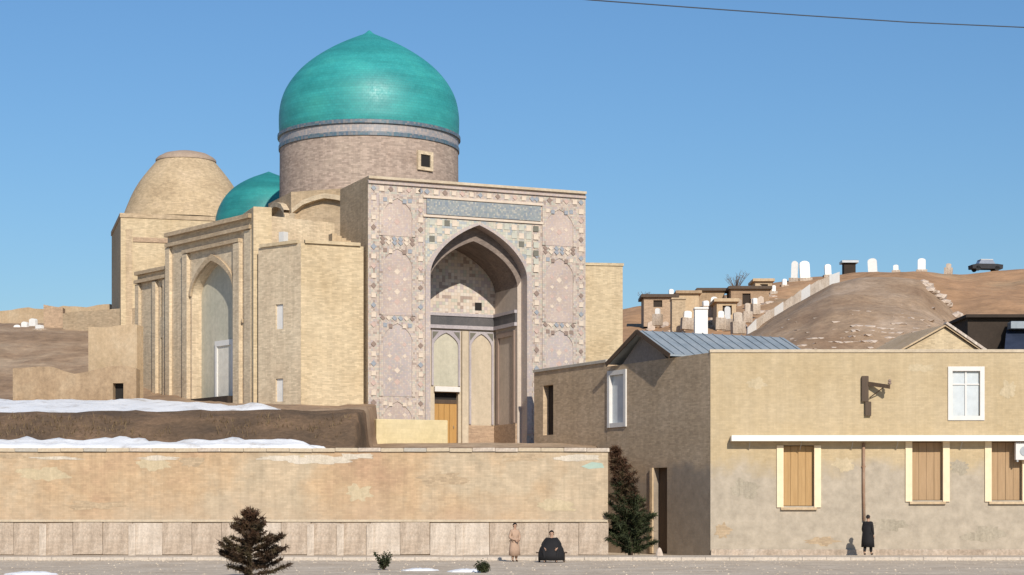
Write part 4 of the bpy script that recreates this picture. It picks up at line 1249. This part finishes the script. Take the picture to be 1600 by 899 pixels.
# stepped white wall climbing the left flank of the mound
wl = thing('whitewashed_wall', 'low whitewashed wall climbing the hill beside the brown mound', 'wall')
pts_ = [(1168, 516), (1182, 504), (1196, 495), (1210, 486), (1224, 477), (1238, 468), (1252, 458), (1266, 450), (1280, 443), (1296, 436), (1312, 429)]
for i in range(len(pts_) - 1):
    a, b = pts_[i], pts_[i + 1]
    d0, d1 = 158 + i * 1.2, 158 + i * 1.2 + 1.15
    q = MB(); ja, jb_ = rnd.uniform(-1.5, 1.5), rnd.uniform(-1.5, 1.5); th_ = rnd.uniform(.6, .9)
    A, B = (PX(a[0], d0), d0), (PX(b[0], d1), d1)
    za, zb = PZ(a[1] - 5 + ja, d0), PZ(b[1] - 5 + jb_, d1)
    q.hexa([(A[0], A[1], za - 1.3), (B[0], B[1], zb - 1.3), (B[0], B[1] + th_, zb - 1.3), (A[0], A[1] + th_, za - 1.3), (A[0], A[1], za), (B[0], B[1], zb), (B[0], B[1] + th_, zb), (A[0], A[1] + th_, za)])
    q.build('wall_length', MT['stone_slab_b'] if i % 3 else MT['white_paint'], wl)

# stones on the mound
def rock_mesh(seed):
    r = random.Random(seed)
    import bmesh
    bm = bmesh.new(); bmesh.ops.create_icosphere(bm, subdivisions=1, radius=1)
    for v in bm.verts: v.co *= r.uniform(.7, 1.15); v.co.z *= .62
    me = bpy.data.meshes.new('stone'); bm.to_mesh(me); bm.free(); me.materials.append(MT['rock'])
    return me
rms = [rock_mesh(i) for i in range(6)]
r2 = random.Random(5)
cnt = 0
while cnt < 190:
    px = r2.gauss(1350, 95); py = r2.triangular(470, 553, 540)
    if not (1195 < px < 1530): continue
    if py < pl(px, MOUND) + 22: continue
    pos = mound_at(px, py)
    o = link('stone', rms[cnt % 6]); s_ = r2.uniform(.12, .42) * (1.25 if r2.random() < .15 else 1)
    o.location = pos + Vector((0, .05, -.10)); o.scale = (s_ * r2.uniform(1.0, 2.0), s_, s_ * r2.uniform(.4, .8)); o.rotation_euler = (0, 0, r2.uniform(0, 6))
    setp(o, 'pale rubble stone lying on the lower slope of the brown mound', 'stone', 'rubble stones on the mound')
    cnt += 1
# rubble line down the right edge of the mound
for i in range(26):
    t_ = i / 25
    px = 1440 + 100 * t_ + r2.uniform(-5, 5); py = pl(px, MOUND) + r2.uniform(2, 9)
    pos = mound_at(px, py)
    o = link('stone', rms[i % 6]); s_ = r2.uniform(.35, .8)
    o.location = pos; o.scale = (s_ * 1.2, s_, s_); o.rotation_euler = (0, 0, r2.uniform(0, 6))
    setp(o, 'pale stone along the steep right edge of the brown mound', 'stone', 'stones along the right edge of the mound')

# little houses and tombs among the graves
def hut(px0, px1, ytop, ybot, d, label, wm, rm, cat='house', dep=4.0, door=True, flat=True):
    x0, x1 = PX(px0, d), PX(px1, d); zb, zt_ = PZ(ybot, d) - 2.0, PZ(ytop, d)
    th = thing('hut' if cat == 'house' else 'tomb', label, cat, (x0, d, PZ(ybot, d)))
    L = x1 - x0; H = zt_ - PZ(ybot, d)
    hs = [(L * .3, L * .3 + .9, 0, min(H * .72, 2.0))] if door else []
    q = MB(); q.wall(0, L, -2.0, H, 0, .3, hs, back=False); q.face([(0, dep, -2), (0, .3, -2), (0, .3, H), (0, dep, H)]); q.face([(L, .3, -2), (L, dep, -2), (L, dep, H), (L, .3, H)])
    q.face([(0, .3, H), (L, .3, H), (L, dep, H), (0, dep, H)]); q.face([(L, dep, -2), (0, dep, -2), (0, dep, H), (L, dep, H)])
    q.build('wall', wm, th)
    if door:
        q = MB(); q.box(hs[0][0], hs[0][1], .2, .25, 0, hs[0][3]); q.build('door', MT['dark_wall'], th)
    ro = .3 if cat == 'house' else .06
    q = MB(); q.box(-ro, L + ro, -ro - .05, dep + ro, H + .002, H + (.32 if cat == 'house' else .16), .04); q.build('roof', rm, th)
    return th
hut(1006, 1056, 465, 480, 196, 'low brown hut with a dark flat roof at left end of the hill', MT['dado'], MT['darkwood'])
hut(1060, 1092, 459, 476, 205, 'small brown hut with a thin dark roof, right of the low hut', MT['mud'], MT['mud_brown'], door=False)
hut(1092, 1132, 455, 470, 214, 'brown mud shed with a dark flat roof among the graves', MT['mud_brown'], MT['darkwood'], door=False)
hut(1142, 1202, 452, 476, 212, 'long earthen hut with a dark roof edge below the hilltop', MT['mound'], MT['darkwood'])
hut(1050, 1071, 468, 488, 180, 'small square tan tomb with a flat top', MT['brick_tan'], MT['brick_tan'], 'tomb', 2.0, False)
hut(1086, 1106, 483, 505, 172, 'bright white box tomb on the hill slope', MT['marble'], MT['marble'], 'tomb', 1.2, False)
def stone_grave(px0, px1, ytop, ybot, d, label, mat='marble', group=None):
    x0, x1 = PX(px0, d), PX(px1, d); zb = PZ(ybot, d); zt_ = PZ(ytop, d)
    th = thing('gravestone', label, 'gravestone', ((x0 + x1) / 2, d, zb), rnd.uniform(-.5, .5), group)
    th.rotation_euler.y = rnd.uniform(-.07, .07)
    hw = (x1 - x0) / 2; H = zt_ - zb
    q = MB(); n = 8
    poly = [(-hw, -.8), (hw, -.8), (hw, H * .82)] + [(hw * math.cos(math.pi * k_ / n), H * .82 + H * .18 * math.sin(math.pi * k_ / n)) for k_ in range(1, n)] + [(-hw, H * .82)]
    q.prism(poly, -.14, .14); q.build('slab', MT[mat], th)
    q = MB(); q.box(-hw - .2, hw + .2, -.35, .35, -.9, .18, .03); q.build('base', MT['stone_slab'], th)
    return th
for a in [(1110, 1120, 464, 482, 190, 'tall narrow white gravestone behind the white box tomb'), (1133, 1141, 479, 502, 176, 'slim white gravestone right of the white box tomb'),
          (1122, 1131, 486, 500, 174, 'short pale gravestone between the white tomb and slim stone'),
          (1236, 1246, 408, 437, 232, 'tall white monument slab, left one of the hilltop pair'), (1250, 1266, 408, 437, 232, 'wide white monument slab, right one of the hilltop pair'),
          (1289, 1299, 413, 432, 234, 'greyish slab on the hilltop right of the white pair'), (1357, 1371, 404, 428, 236, 'single white slab on the crest of the brown mound'),
          (1434, 1446, 404, 424, 238, 'pale slab on the skyline where mound and red hill meet'), (1192, 1199, 437, 449, 226, 'tiny white gravestone on the left skyline of the hill'),
          (1045, 1052, 452, 463, 222, 'tiny white gravestone behind the low brown hut')]:
    stone_grave(*a)
for a in [(22, 32, 508, 521, 139, 'leftmost low white gravestone on the left slope'), (34, 44, 503, 520, 140, 'taller white gravestone in the left slope cluster'), (46, 58, 498, 514, 142, 'wide white gravestone high in the left slope cluster'), (56, 68, 508, 518, 138, 'low white gravestone right in the left slope cluster')]:
    stone_grave(*a)
for a in [(1068, 1080, 486, 500, 178, 'low wide white tomb slab below the square tan tomb', 'marble'), (1024, 1031, 482, 494, 182, 'small white gravestone before the low brown hut', 'marble'), (1146, 1160, 488, 506, 172, 'broad pale slab left of the foot of the whitewashed wall', 'stone_slab_b'),
          (1164, 1172, 474, 490, 184, 'pale upright slab under the long hut near the whitewashed wall', 'stone_slab_b'), (1098, 1108, 470, 481, 196, 'grey-white stone directly above the white box tomb', 'marble'), (1176, 1183, 466, 478, 196, 'short white stone beside the right end of the long hut', 'marble'),
          (1206, 1212, 446, 458, 220, 'narrow white stone below the hilltop left of the wall', 'marble'), (1222, 1229, 436, 448, 226, 'small white stone left of the hilltop pair', 'marble'), (1396, 1404, 414, 425, 237, 'small whitish stone on the crest between single white slab and ridge slab', 'marble'), (1478, 1486, 412, 421, 238, 'small pale stone on the red hilltop left of the car', 'stone_slab_b')]:
    stone_grave(*a[:6], mat=a[6])
hut(1120, 1150, 472, 492, 186, 'small pale mud hut between the white box tomb and the long hut', MT['mud'], MT['mud'])
hut(1180, 1206, 440, 455, 224, 'pale flat roofed hut high on the slope above the long hut', MT['brick_tan'], MT['mud'])
r4 = random.Random(21)
for i in range(24):
    px = r4.uniform(1010, 1190); py = pl(px, HILL) + r4.uniform(10, 50)
    pos = hill_at(px, py)
    h_ = r4.uniform(.5, 1.1); w_ = r4.uniform(.4, .8)
    th = thing('gravestone', 'small pointed headstone scattered among the huts on the cemetery slope', 'gravestone', pos, r4.uniform(-.3, .3), 'small headstones on the cemetery slope')
    q = MB(); q.prism([(-w_ / 2, -.4), (w_ / 2, -.4), (w_ / 2, h_ * .8), (0, h_), (-w_ / 2, h_ * .8)], -.1, .1); q.build('slab', MT[r4.choice(['rock', 'stone_slab', 'stone_slab_b'])], th)
for i in range(70):
    px = r4.uniform(1005, 1215); py = pl(px, HILL) + r4.uniform(14, 62)
    pos = hill_at(px, py)
    o = link('stone', rms[i % 6]); s_ = r4.uniform(.25, .6)
    o.location = pos; o.scale = (s_ * 1.3, s_, s_ * .9); o.rotation_euler = (0, 0, r4.uniform(0, 6))
    setp(o, 'pale loose stone lying between the graves on the cemetery slope', 'stone', 'loose stones on the cemetery slope')
# watch hut and parked car on the skyline
hut(1319, 1337, 411, 424, 236, 'small dark cabin on the crest left of the single white slab', MT['dark_wall'], MT['steel'], 'house', 1.5, False)
car = thing('parked_car', 'dark car with a pale roof parked on the far hilltop', 'car', (PX(1540, 236), 236, PZ(423, 236) - .1), R(6))
q = MB(); q.prism([(-1.9, .25), (1.9, .25), (1.95, .75), (1.2, .85), (-1.3, .85), (-1.95, .72)], -.8, .8); q.build('body', MT['charcoal'], car)
q = MB(); q.prism([(-1.1, .852), (1.0, .852), (.65, 1.35), (-.8, 1.35)], -.7, .7); q.build('cabin', MT['grey_pane'], car)
q = MB(); q.box(-.85, .7, -.72, .72, 1.352, 1.42, .03); q.build('roof', MT['white_paint'], car)
for sx_ in (-1.2, 1.2):
    for sy_ in (-.8, .62):
        q = MB(); q.lathe([(.0, 0), (.32, 0), (.32, .2), (0, .2)], 14); o = q.build('wheel', MT['rubber'], car); o.location = (sx_, sy_ + .2, .3); o.rotation_euler = (R(90), 0, 0)

# gable-ended house and dark shed behind the street house
GD = 112.0
gh_ = thing('gable_house', 'house behind with a pale tan gable and white stone verge', 'house', (PX(1475, GD), GD, 0), R(10))
kx = GD / F
gw0, gw1 = (1385 - 1475) * kx, (1552 - 1475) * kx
ez = PZ(560, GD); az_ = PZ(511, GD)
m = MB(); m.prism([(gw0, 5), (gw1, 5), (gw1, ez), (0, az_), (gw0, ez)], 0, .4); m.build('gable_wall', MT['brick_new'], gh_)
m = MB()
for (xa, za, xb, zb) in ((gw0 - .2, ez - .1, 0, az_), (0, az_, gw1 + .2, ez - .1)):
    m.face([(xa, -.2, za + .12), (xb, -.2, zb + .12), (xb, 7, zb + .12), (xa, 7, za + .12)]); m.face([(xa, -.2, za + .02), (xb, -.2, zb + .02), (xb, -.2, zb + .12), (xa, -.2, za + .12)])
m.build('roof', MT['mud'], gh_)
for i in range(9):
    t_ = (i + .5) / 9
    q = MB(); q.box(-.2, .2, -.3, .1, 0, .16, .03); o = q.build('verge_stone', MT['stone_slab_b'] if i % 2 else MT['rock'], gh_); o.location = (gw1 * t_, 0, az_ + (ez - az_) * t_ + .15); o.rotation_euler = (0, math.atan2(az_ - ez, gw1), 0)
sh = thing('dark_shed', 'dark brown shed, shade put into its wall colour, with a navy tin lean-to roof at the right edge', 'shed', (PX(1512, 122), 122, 0))
k2 = 122 / F
m = MB(); m.box(0, 8, 0, 5, 4, PZ(497, 122)); m.build('wall', MT['dark_wall'], sh)  # shade on the wall under the eaves is put into its dark colour
m = MB(); m.box(-.2, 8.2, -.4, 5.2, PZ(497, 122) + .002, PZ(492, 122), .04); m.build('roof', MT['dark_wall'], sh)
m = MB()
a, b = (1553 - 1512) * k2, (1660 - 1512) * k2
m.face([(a, -2.6, PZ(548, 119.4)), (b, -2.6, PZ(548, 119.4)), (b, -.01, PZ(512, 122)), (a + .8, -.01, PZ(512, 122))])
m.face([(a, -2.6, PZ(548, 119.4)), (a + .8, -.01, PZ(512, 122)), (a + .8, -.01, 8), (a, -2.6, 8)])
m.face([(a, -2.6, 8), (b, -2.6, 8), (b, -2.6, PZ(548, 119.4)), (a, -2.6, PZ(548, 119.4))])
m.build('lean_to', MT['tin_navy'], sh)
m = MB(); m.box((1572 - 1512) * k2, b, -1.2, -.3, PZ(516, 122), PZ(505, 122), .05); m.build('roof_hatch', MT['tin'], sh)

# bare bushes on the hill
def bare_bush(pos, h, w, label, seed, mat='twig'):
    r = random.Random(seed)
    th = thing('bare_bush', label, 'bush', pos)
    q = MB()
    for i in range(26):
        a = r.uniform(0, 6.28); rr = r.uniform(.1, 1) * w / 2; hh = h * r.uniform(.6, 1)
        m1 = (math.cos(a) * rr * .4, math.sin(a) * rr * .4, hh * .5)
        e1 = (math.cos(a) * rr, math.sin(a) * rr, hh)
        q.tube([(0, 0, -.1), m1, e1], [.05, .03, .012], 4, False)
        for k_ in range(4):
            t_ = r.uniform(.4, .95); b_ = Vector(m1).lerp(Vector(e1), t_)
            q.tube([b_, b_ + Vector((r.uniform(-.4, .4), r.uniform(-.4, .4), r.uniform(.1, .5))) * h * .35], [.016, .006], 3, False)
    q.build('branches', MT[mat], th)
    return th
bare_bush(hill_at(1150, 452) + Vector((0, 0, 0)), 2.6, 3.4, 'bare grey bush on the skyline above the long hut', 4)
bare_bush(hill_at(1010, 470), 1.6, 2.6, 'bare bush at the left end of the cemetery slope', 6)

# ------------------------------------------------------------------ trees by the street
def conifer(name, pos, h, w, label, mats, seed, dens=1.0, gap=0.0, lean=(0, 0), trunk_top=.95, needle=.12, prof=None):
    r = random.Random(seed)
    th = thing(name, label, 'tree', pos)
    def axis(t_): return Vector((lean[0] * t_ * t_, lean[1] * t_ * t_, h * t_))
    q = MB(); q.tube([axis(i / 8 * trunk_top) for i in range(9)], [(.05 + .035 * h / 3) * (1 - i / 8.6) for i in range(9)], 8); q.build('trunk', MT['bark'], th)
    crowns = [MB() for _ in mats]; bq = MB()
    prof = prof or [(0, .75), (.12, 1.0), (.35, .85), (.6, .55), (.85, .25), (1, .05)]
    nb = int(95 * dens)
    for i in range(nb):
        t_ = .04 + .93 * (i / nb) ** .9
        a = i * 2.399 + r.uniform(-.4, .4)
        if gap and r.random() < gap: continue
        R_ = w / 2 * pl(t_, prof) * r.uniform(.6, 1.12)
        base = axis(t_ * trunk_top); dirv = Vector((math.cos(a), math.sin(a), r.uniform(.25, .75)))
        tip = base + Vector((dirv.x * R_, dirv.y * R_, dirv.z * R_ * .7))
        mid = base.lerp(tip, .5) + Vector((0, 0, -.06 * R_))
        bq.tube([base, mid, tip], [.022, .014, .005], 4, False)
        nt_ = max(4, int(R_ / .05))
        for k_ in range(nt_):
            s_ = .18 + .82 * k_ / nt_
            c = base.lerp(mid, s_ * 2) if s_ < .5 else mid.lerp(tip, s_ * 2 - 1)
            ci = min(len(mats) - 1, int(t_ * len(mats) + r.gauss(0, .42)))
            ci = max(0, ci)
            for _ in range(11):
                dv = Vector((r.gauss(0, 1), r.gauss(0, 1), r.gauss(.25, .8))).normalized()
                dv = (dv + Vector((dirv.x, dirv.y, 0)) * .6).normalized()
                sd_ = dv.cross(Vector((r.uniform(-1, 1), r.uniform(-1, 1), r.uniform(-1, 1)))).normalized() * needle * .13
                e = c + dv * needle * r.uniform(.6, 1.5)
                o_ = c + Vector((r.gauss(0, .03), r.gauss(0, .03), r.gauss(0, .03)))
                crowns[ci].face([o_ - sd_, o_ + sd_, e])
    bq.build('branches', MT['bark'], th)
    for cm, mt in zip(crowns, mats):
        if cm.f: cm.build('foliage', MT[mt], th)
    return th
conifer('young_conifer', (PX(390, 58), 58, 0), 2.25, 2.55, 'small ragged brown-green conifer in front of the street wall at left', ['needle_mix', 'needle_mix', 'needle_rust'], 17, 1.2, .38, needle=.15, prof=[(0, .85), (.2, 1.0), (.4, .85), (.55, .75), (.7, .48), (.85, .25), (1, .05)])
conifer('juniper', (5.2, 84.2, 0), 5.2, 2.2, 'dark juniper with rusty brown upper branches at the end of the street wall', ['needle_dark', 'needle_dark', 'needle_mix', 'needle_rust'], 8, 1.7, .12, lean=(-.85, 0), needle=.2, prof=[(0, 1.0), (.3, 1.0), (.45, .8), (.7, .55), (.9, .25), (1, .08)])
def shrub(pos, h, w, label, seed, mat):
    r = random.Random(seed); th = thing('low_shrub', label, 'bush', pos)
    q = MB(); b = MB()
    for i in range(14):
        a = r.uniform(0, 6.28); e = Vector((math.cos(a) * w / 2 * r.uniform(.3, 1), math.sin(a) * w / 2 * r.uniform(.3, 1), h * r.uniform(.5, 1)))
        b.tube([(0, 0, 0), e * .5, e], [.02, .012, .004], 4, False)
        for k_ in range(60):
            c = e * r.uniform(.35, 1) + Vector((r.gauss(0, .05), r.gauss(0, .05), r.gauss(0, .05)))
            d1 = Vector((r.gauss(0, 1), r.gauss(0, 1), r.gauss(0, 1))).normalized() * .06; d2 = d1.cross(Vector((r.gauss(0, 1), r.gauss(0, 1), r.gauss(0, 1)))).normalized() * .03
            q.face([c - d2, c + d2, c + d1])
    b.build('stems', MT['bark'], th); q.build('foliage', MT[mat], th)
shrub((PX(600, 66), 66, 0), .62, .62, 'tiny dark shrub at the kerb before the plinth', 4, 'needle_dark')
shrub((PX(755, 63), 63, 0), .35, .45, 'tiny dark tuft beside the right snow heap', 6, 'needle_dark')

# snow heaps and soil beds along the street edge
def heap(px, py, wpx, hpx, label, mat='snow', nm='snow_heap', cat='snow heap'):
    d = CAMZ * F / (py - HOR)
    r = random.Random(int(px)); q = MB(); n, K = 20, 6; wd = wpx * d / F / 2; hh = hpx * d / F
    def P(i, k):
        a = 2 * math.pi * i / n; rr = (k / K) * (1 + .55 * nz(math.cos(a) * 2, math.sin(a) * 2, 1, int(px)))
        return (wd * rr * math.cos(a), wd * .55 * rr * math.sin(a), max(-.03, hh * (1 - (k / K) ** 2.2) + .04 * nz(i % n, k, .9, 4)) if k < K else -.05)
    for i in range(n):
        for k in range(K):
            if k == 0: q.face([P(i, 0), P(i, 1), P((i + 1) % n, 1)])
            else: q.face([P(i, k), P(i, k + 1), P((i + 1) % n, k + 1), P((i + 1) % n, k)])
    o = q.build(nm, MT[mat], smooth=True, loc=(PX(px, d), d, 0)); setp(o, label, cat)
heap(728, 894, 62, 5, 'bright heap of snow on the street left of the tiny tuft')
heap(655, 892, 60, 4, 'greyish low heap of snow right of the tiny dark shrub')
heap(50, 898, 90, 5, 'flat patch of snow at the bottom left corner')
heap(1030, 872, 14, 16, 'small pale lump beside the foot of the dark juniper', 'rock', 'boulder', 'boulder')

# overhead cable
cpts = [(660, -26), (800, -12), (920, 0), (1075, 11.5), (1250, 24), (1420, 35), (1600, 43), (1800, 49), (2000, 52)]
q = MB(); q.tube([(PX(a, 40 + i * 1.2), 40 + i * 1.2, PZ(b, 40 + i * 1.2)) for i, (a, b) in enumerate(cpts)], .014, 6)
setp(q.build('overhead_cable', MT['cable'], smooth=True), 'thin dark overhead cable sagging across the upper right sky', 'cable')

# ------------------------------------------------------------------ people
def skin_obj(name, nodes, edges, mat, parent, root=0, sub=1):
    """grow a continuous surface round connected joints: nodes = [(co, radius)]"""
    me = bpy.data.meshes.new(name)
    me.from_pydata([n[0] for n in nodes], edges, [])
    ob = bpy.data.objects.new(name, me); COL.objects.link(ob)
    md = ob.modifiers.new('skin', 'SKIN'); md.use_smooth_shade = True
    sv = me.skin_vertices[0].data
    for i, n in enumerate(nodes):
        rr = n[1] if isinstance(n[1], tuple) else (n[1], n[1])
        sv[i].radius = rr; sv[i].use_root = (i == root)
    s2 = ob.modifiers.new('sub', 'SUBSURF'); s2.levels = sub; s2.render_levels = sub
    dg = bpy.context.evaluated_depsgraph_get(); dg.update()
    nm = bpy.data.meshes.new_from_object(ob.evaluated_get(dg)); nm.name = name
    bpy.data.objects.remove(ob)
    for p_ in nm.polygons: p_.use_smooth = True
    nm.materials.clear(); nm.materials.append(mat)
    return link(name, nm, parent)
def ball(name, c, r, mat, parent, sc=(1, 1, 1), rot=(0, 0, 0), clip=None):
    import bmesh
    bm = bmesh.new(); bmesh.ops.create_uvsphere(bm, u_segments=14, v_segments=9, radius=r)
    if clip: bmesh.ops.delete(bm, geom=[v for v in bm.verts if clip(v.co / r)], context='VERTS')
    me = bpy.data.meshes.new(name); bm.to_mesh(me); bm.free(); me.shade_smooth(); me.materials.append(mat)
    o = link(name, me, parent); o.location = c; o.scale = sc; o.rotation_euler = rot; return o
def loft(name, rings, mat, parent, n=18):
    q = MB()
    pt = lambda c, rx, ry, k_: (c[0] + rx * math.cos(2 * math.pi * k_ / n), c[1] + ry * math.sin(2 * math.pi * k_ / n), c[2] + .012 * math.sin(5 * 2 * math.pi * k_ / n))
    for i in range(len(rings) - 1):
        for k_ in range(n):
            a, b = rings[i], rings[i + 1]
            q.face([pt(*a, k_), pt(*a, k_ + 1), pt(*b, k_ + 1), pt(*b, k_)])
    a = rings[0]; q.face([pt(*a, k_) for k_ in reversed(range(n))]); a = rings[-1]; q.face([pt(*a, k_) for k_ in range(n)])
    return q.build(name, mat, parent, smooth=True)
def person(pos, rz, H, joints, label, coat, trousers, shoe, skirt=None, headwear=None, sub=1):
    th = thing('person', label, 'person', pos, rz)
    J = {k_: Vector(v) * H for k_, v in joints.items()}
    n, e = [], []
    def add(p_, r_, prev=None):
        n.append((tuple(p_), r_ * H))
        if prev is not None: e.append((prev, len(n) - 1))
        return len(n) - 1
    pel = add(J['pelvis'], (.075)); ch_ = add(J['chest'], (.085), pel); nk = add(J['neck'], .030, ch_)
    hd = J['head']; h1_ = add(hd + Vector((0, 0, -.035)) * H, .040, nk); h2_ = add(hd + Vector((0, 0, .008)) * H, .050, h1_); add(hd + Vector((0, 0, .042)) * H, .036, h2_)
    for s_ in 'lr':
        sh_ = add(J['sho_' + s_], .034, ch_); el = add(J['elb_' + s_], .026, sh_); wr = add(J['wri_' + s_], .017, el)
        d_ = (J['wri_' + s_] - J['elb_' + s_]).normalized()
        pm = add(J['wri_' + s_] + d_ * .035 * H, .018, wr)
        side_ = d_.cross(Vector((0, 1, .3))).normalized()
        for f_ in range(4):
            o_ = side_ * (f_ - 1.5) * .0105 * H
            L = (.040, .047, .044, .034)[f_] * H
            b0 = J['wri_' + s_] + d_ * .055 * H + o_
            k1 = add(b0, .0052, pm); k2_ = add(b0 + d_ * L * .55 + Vector((0, -.004, 0)) * H, .0048, k1); add(b0 + d_ * L * .9 + Vector((0, -.014, 0)) * H, .0042, k2_)
        tb = J['wri_' + s_] + d_ * .022 * H - side_ * .018 * H
        t1 = add(tb, .006, pm); add(tb + (d_ * .8 - side_ * .5) * .034 * H, .005, t1)
        hp = add(J['hip_' + s_], .052, pel); kn = add(J['kne_' + s_], .036, hp); an = add(J['ank_' + s_], .022, kn)
        add(J['toe_' + s_], .020, an)
    skin_obj('body', n, e, MT['skin'], th, 0, sub)
    # clothes
    n, e = [], []
    p0 = add(J['pelvis'], (.098)); c0_ = add(J['chest'], (.108), p0); add(J['neck'] + Vector((0, 0, -.015)) * H, .05, c0_)
    for s_ in 'lr':
        a = add(J['sho_' + s_], .050, c0_); b_ = add(J['elb_' + s_], .040, a); add(J['wri_' + s_] * .96 + J['elb_' + s_] * .04, .030, b_)
    skin_obj('coat', n, e, MT[coat], th, 0, sub)
    n, e = [], []
    p0 = add(J['pelvis'], .085)
    for s_ in 'lr':
        a = add(J['hip_' + s_], .068, p0); b_ = add(J['kne_' + s_], .050, a); add(J['ank_' + s_] + (J['kne_' + s_] - J['ank_' + s_]) * .08, .036, b_)
    skin_obj('trousers', n, e, MT[trousers], th, 0, sub)
    for s_ in 'lr':
        n, e = [], []
        a = add(J['ank_' + s_] + Vector((0, .0, -.012)) * H, .030); add(J['toe_' + s_], .026, a)
        skin_obj('shoe', n, e, MT[shoe], th, 0, 1)
    if skirt: loft('coat_skirt', [((c[0] * H, c[1] * H, c[2] * H), rx * H, ry * H) for c, rx, ry in skirt], MT[coat], th)
    hc = tuple(hd + Vector((0, .008, .012)) * H)
    if headwear == 'cap':
        ball('cap', hc, .056 * H, MT['black'], th, (1.0, 1.08, 1.0), clip=lambda v: v.z < .12)
        ball('hair', hc, .053 * H, MT['hair'], th, (1, 1.1, 1.15), clip=lambda v: v.z < -.5 or (v.y < -.15 and v.z < .3))
    else:
        ball('hair', hc, .056 * H, MT['hair'], th, (1.02, 1.12, 1.22), clip=lambda v: (v.y < -.25 and v.z < .38) or v.z < -.85)
    fz = hd + Vector((0, -.047, 0)) * H
    ball('nose', tuple(fz + Vector((0, -.004, -.006)) * H), .010 * H, MT['skin'], th, (.8, 1.1, 1.4))
    for s_ in (-1, 1): ball('eye', tuple(fz + Vector((s_ * .018, .004, .010)) * H), .0055 * H, MT['hair'], th)
    ball('mouth', tuple(fz + Vector((0, .006, -.028)) * H), .010 * H, MT['t_pink'], th, (1.3, .5, .4))
    for s_ in (-1, 1): ball('ear', tuple(hd + Vector((s_ * .049, .004, 0)) * H), .012 * H, MT['skin'], th, (.5, .9, 1.4))
    return th
walk = dict(pelvis=(0, 0, .52), chest=(0, -.005, .73), neck=(0, -.01, .83), head=(0, -.025, .925), sho_l=(-.10, 0, .79), sho_r=(.10, 0, .79), elb_l=(-.135, .03, .63), elb_r=(.135, .0, .63), wri_l=(-.13, -.03, .485), wri_r=(.12, -.08, .50),
            hip_l=(-.05, 0, .49), hip_r=(.05, 0, .49), kne_l=(-.055, -.05, .275), kne_r=(.055, .02, .27), ank_l=(-.055, -.07, .045), ank_r=(.055, .09, .05), toe_l=(-.06, -.15, .025), toe_r=(.06, .02, .022))
person((PX(1356, 84.3), 84.3, .10), R(145), 1.78, walk, 'person in a black coat and black cap walking along the foot of the house', 'black', 'black', 'black',
       skirt=[((0, 0, .20), .17, .13), ((0, 0, .36), .16, .125), ((0, 0, .50), .145, .115), ((0, 0, .62), .13, .10), ((0, 0, .74), .125, .085)], headwear='cap')
sit = dict(pelvis=(0, 0, .27), chest=(0, -.015, .475), neck=(0, -.02, .565), head=(0, -.03, .655), sho_l=(-.115, 0, .53), sho_r=(.115, 0, .53), elb_l=(-.21, -.06, .40), elb_r=(.21, -.06, .40), wri_l=(-.14, -.20, .32), wri_r=(.14, -.20, .32),
           hip_l=(-.055, -.02, .26), hip_r=(.055, -.02, .26), kne_l=(-.17, -.24, .27), kne_r=(.17, -.24, .27), ank_l=(-.12, -.26, .045), ank_r=(.12, -.26, .045), toe_l=(-.14, -.34, .025), toe_r=(.14, -.34, .025))
person((PX(862, 76), 76, 0), R(-6), 1.74, sit, 'person in wide black clothes sitting on a low bench in front of the plinth', 'black', 'black', 'black',
       skirt=[((0, -.10, .05), .30, .22), ((0, -.09, .20), .30, .21), ((0, -.06, .32), .27, .18), ((0, -.02, .44), .20, .13), ((0, -.02, .54), .12, .09)])
bn = thing('low_bench', 'low dark wooden bench under the seated person in black', 'bench', (PX(862, 76), 76.1, 0))
q = MB(); q.box(-.62, .62, -.18, .22, .36, .41, .01); q.build('seat', MT['darkwood'], bn)
for s_ in (-.52, .46):
    q = MB(); q.box(s_, s_ + .07, -.14, .18, 0, .359); q.build('leg', MT['darkwood'], bn)
stand = dict(walk); stand.update(kne_l=(-.05, -.01, .275), kne_r=(.05, -.01, .275), ank_l=(-.05, .01, .045), ank_r=(.05, .01, .045), toe_l=(-.06, -.07, .022), toe_r=(.06, -.07, .022), wri_l=(-.05, -.13, .56), wri_r=(.05, -.13, .55), elb_l=(-.15, -.01, .62), elb_r=(.15, -.01, .62))
person((PX(804, 77), 77, 0), R(28), 1.56, stand, 'dark-haired person in a dusty pink coat standing before the plinth', 'pinkcoat', 'pinkcoat', 'darkwood',
       skirt=[((0, 0, .16), .155, .13), ((0, 0, .32), .145, .12), ((0, 0, .5), .12, .10), ((0, 0, .66), .11, .085)])

S.render.engine = 'CYCLES'
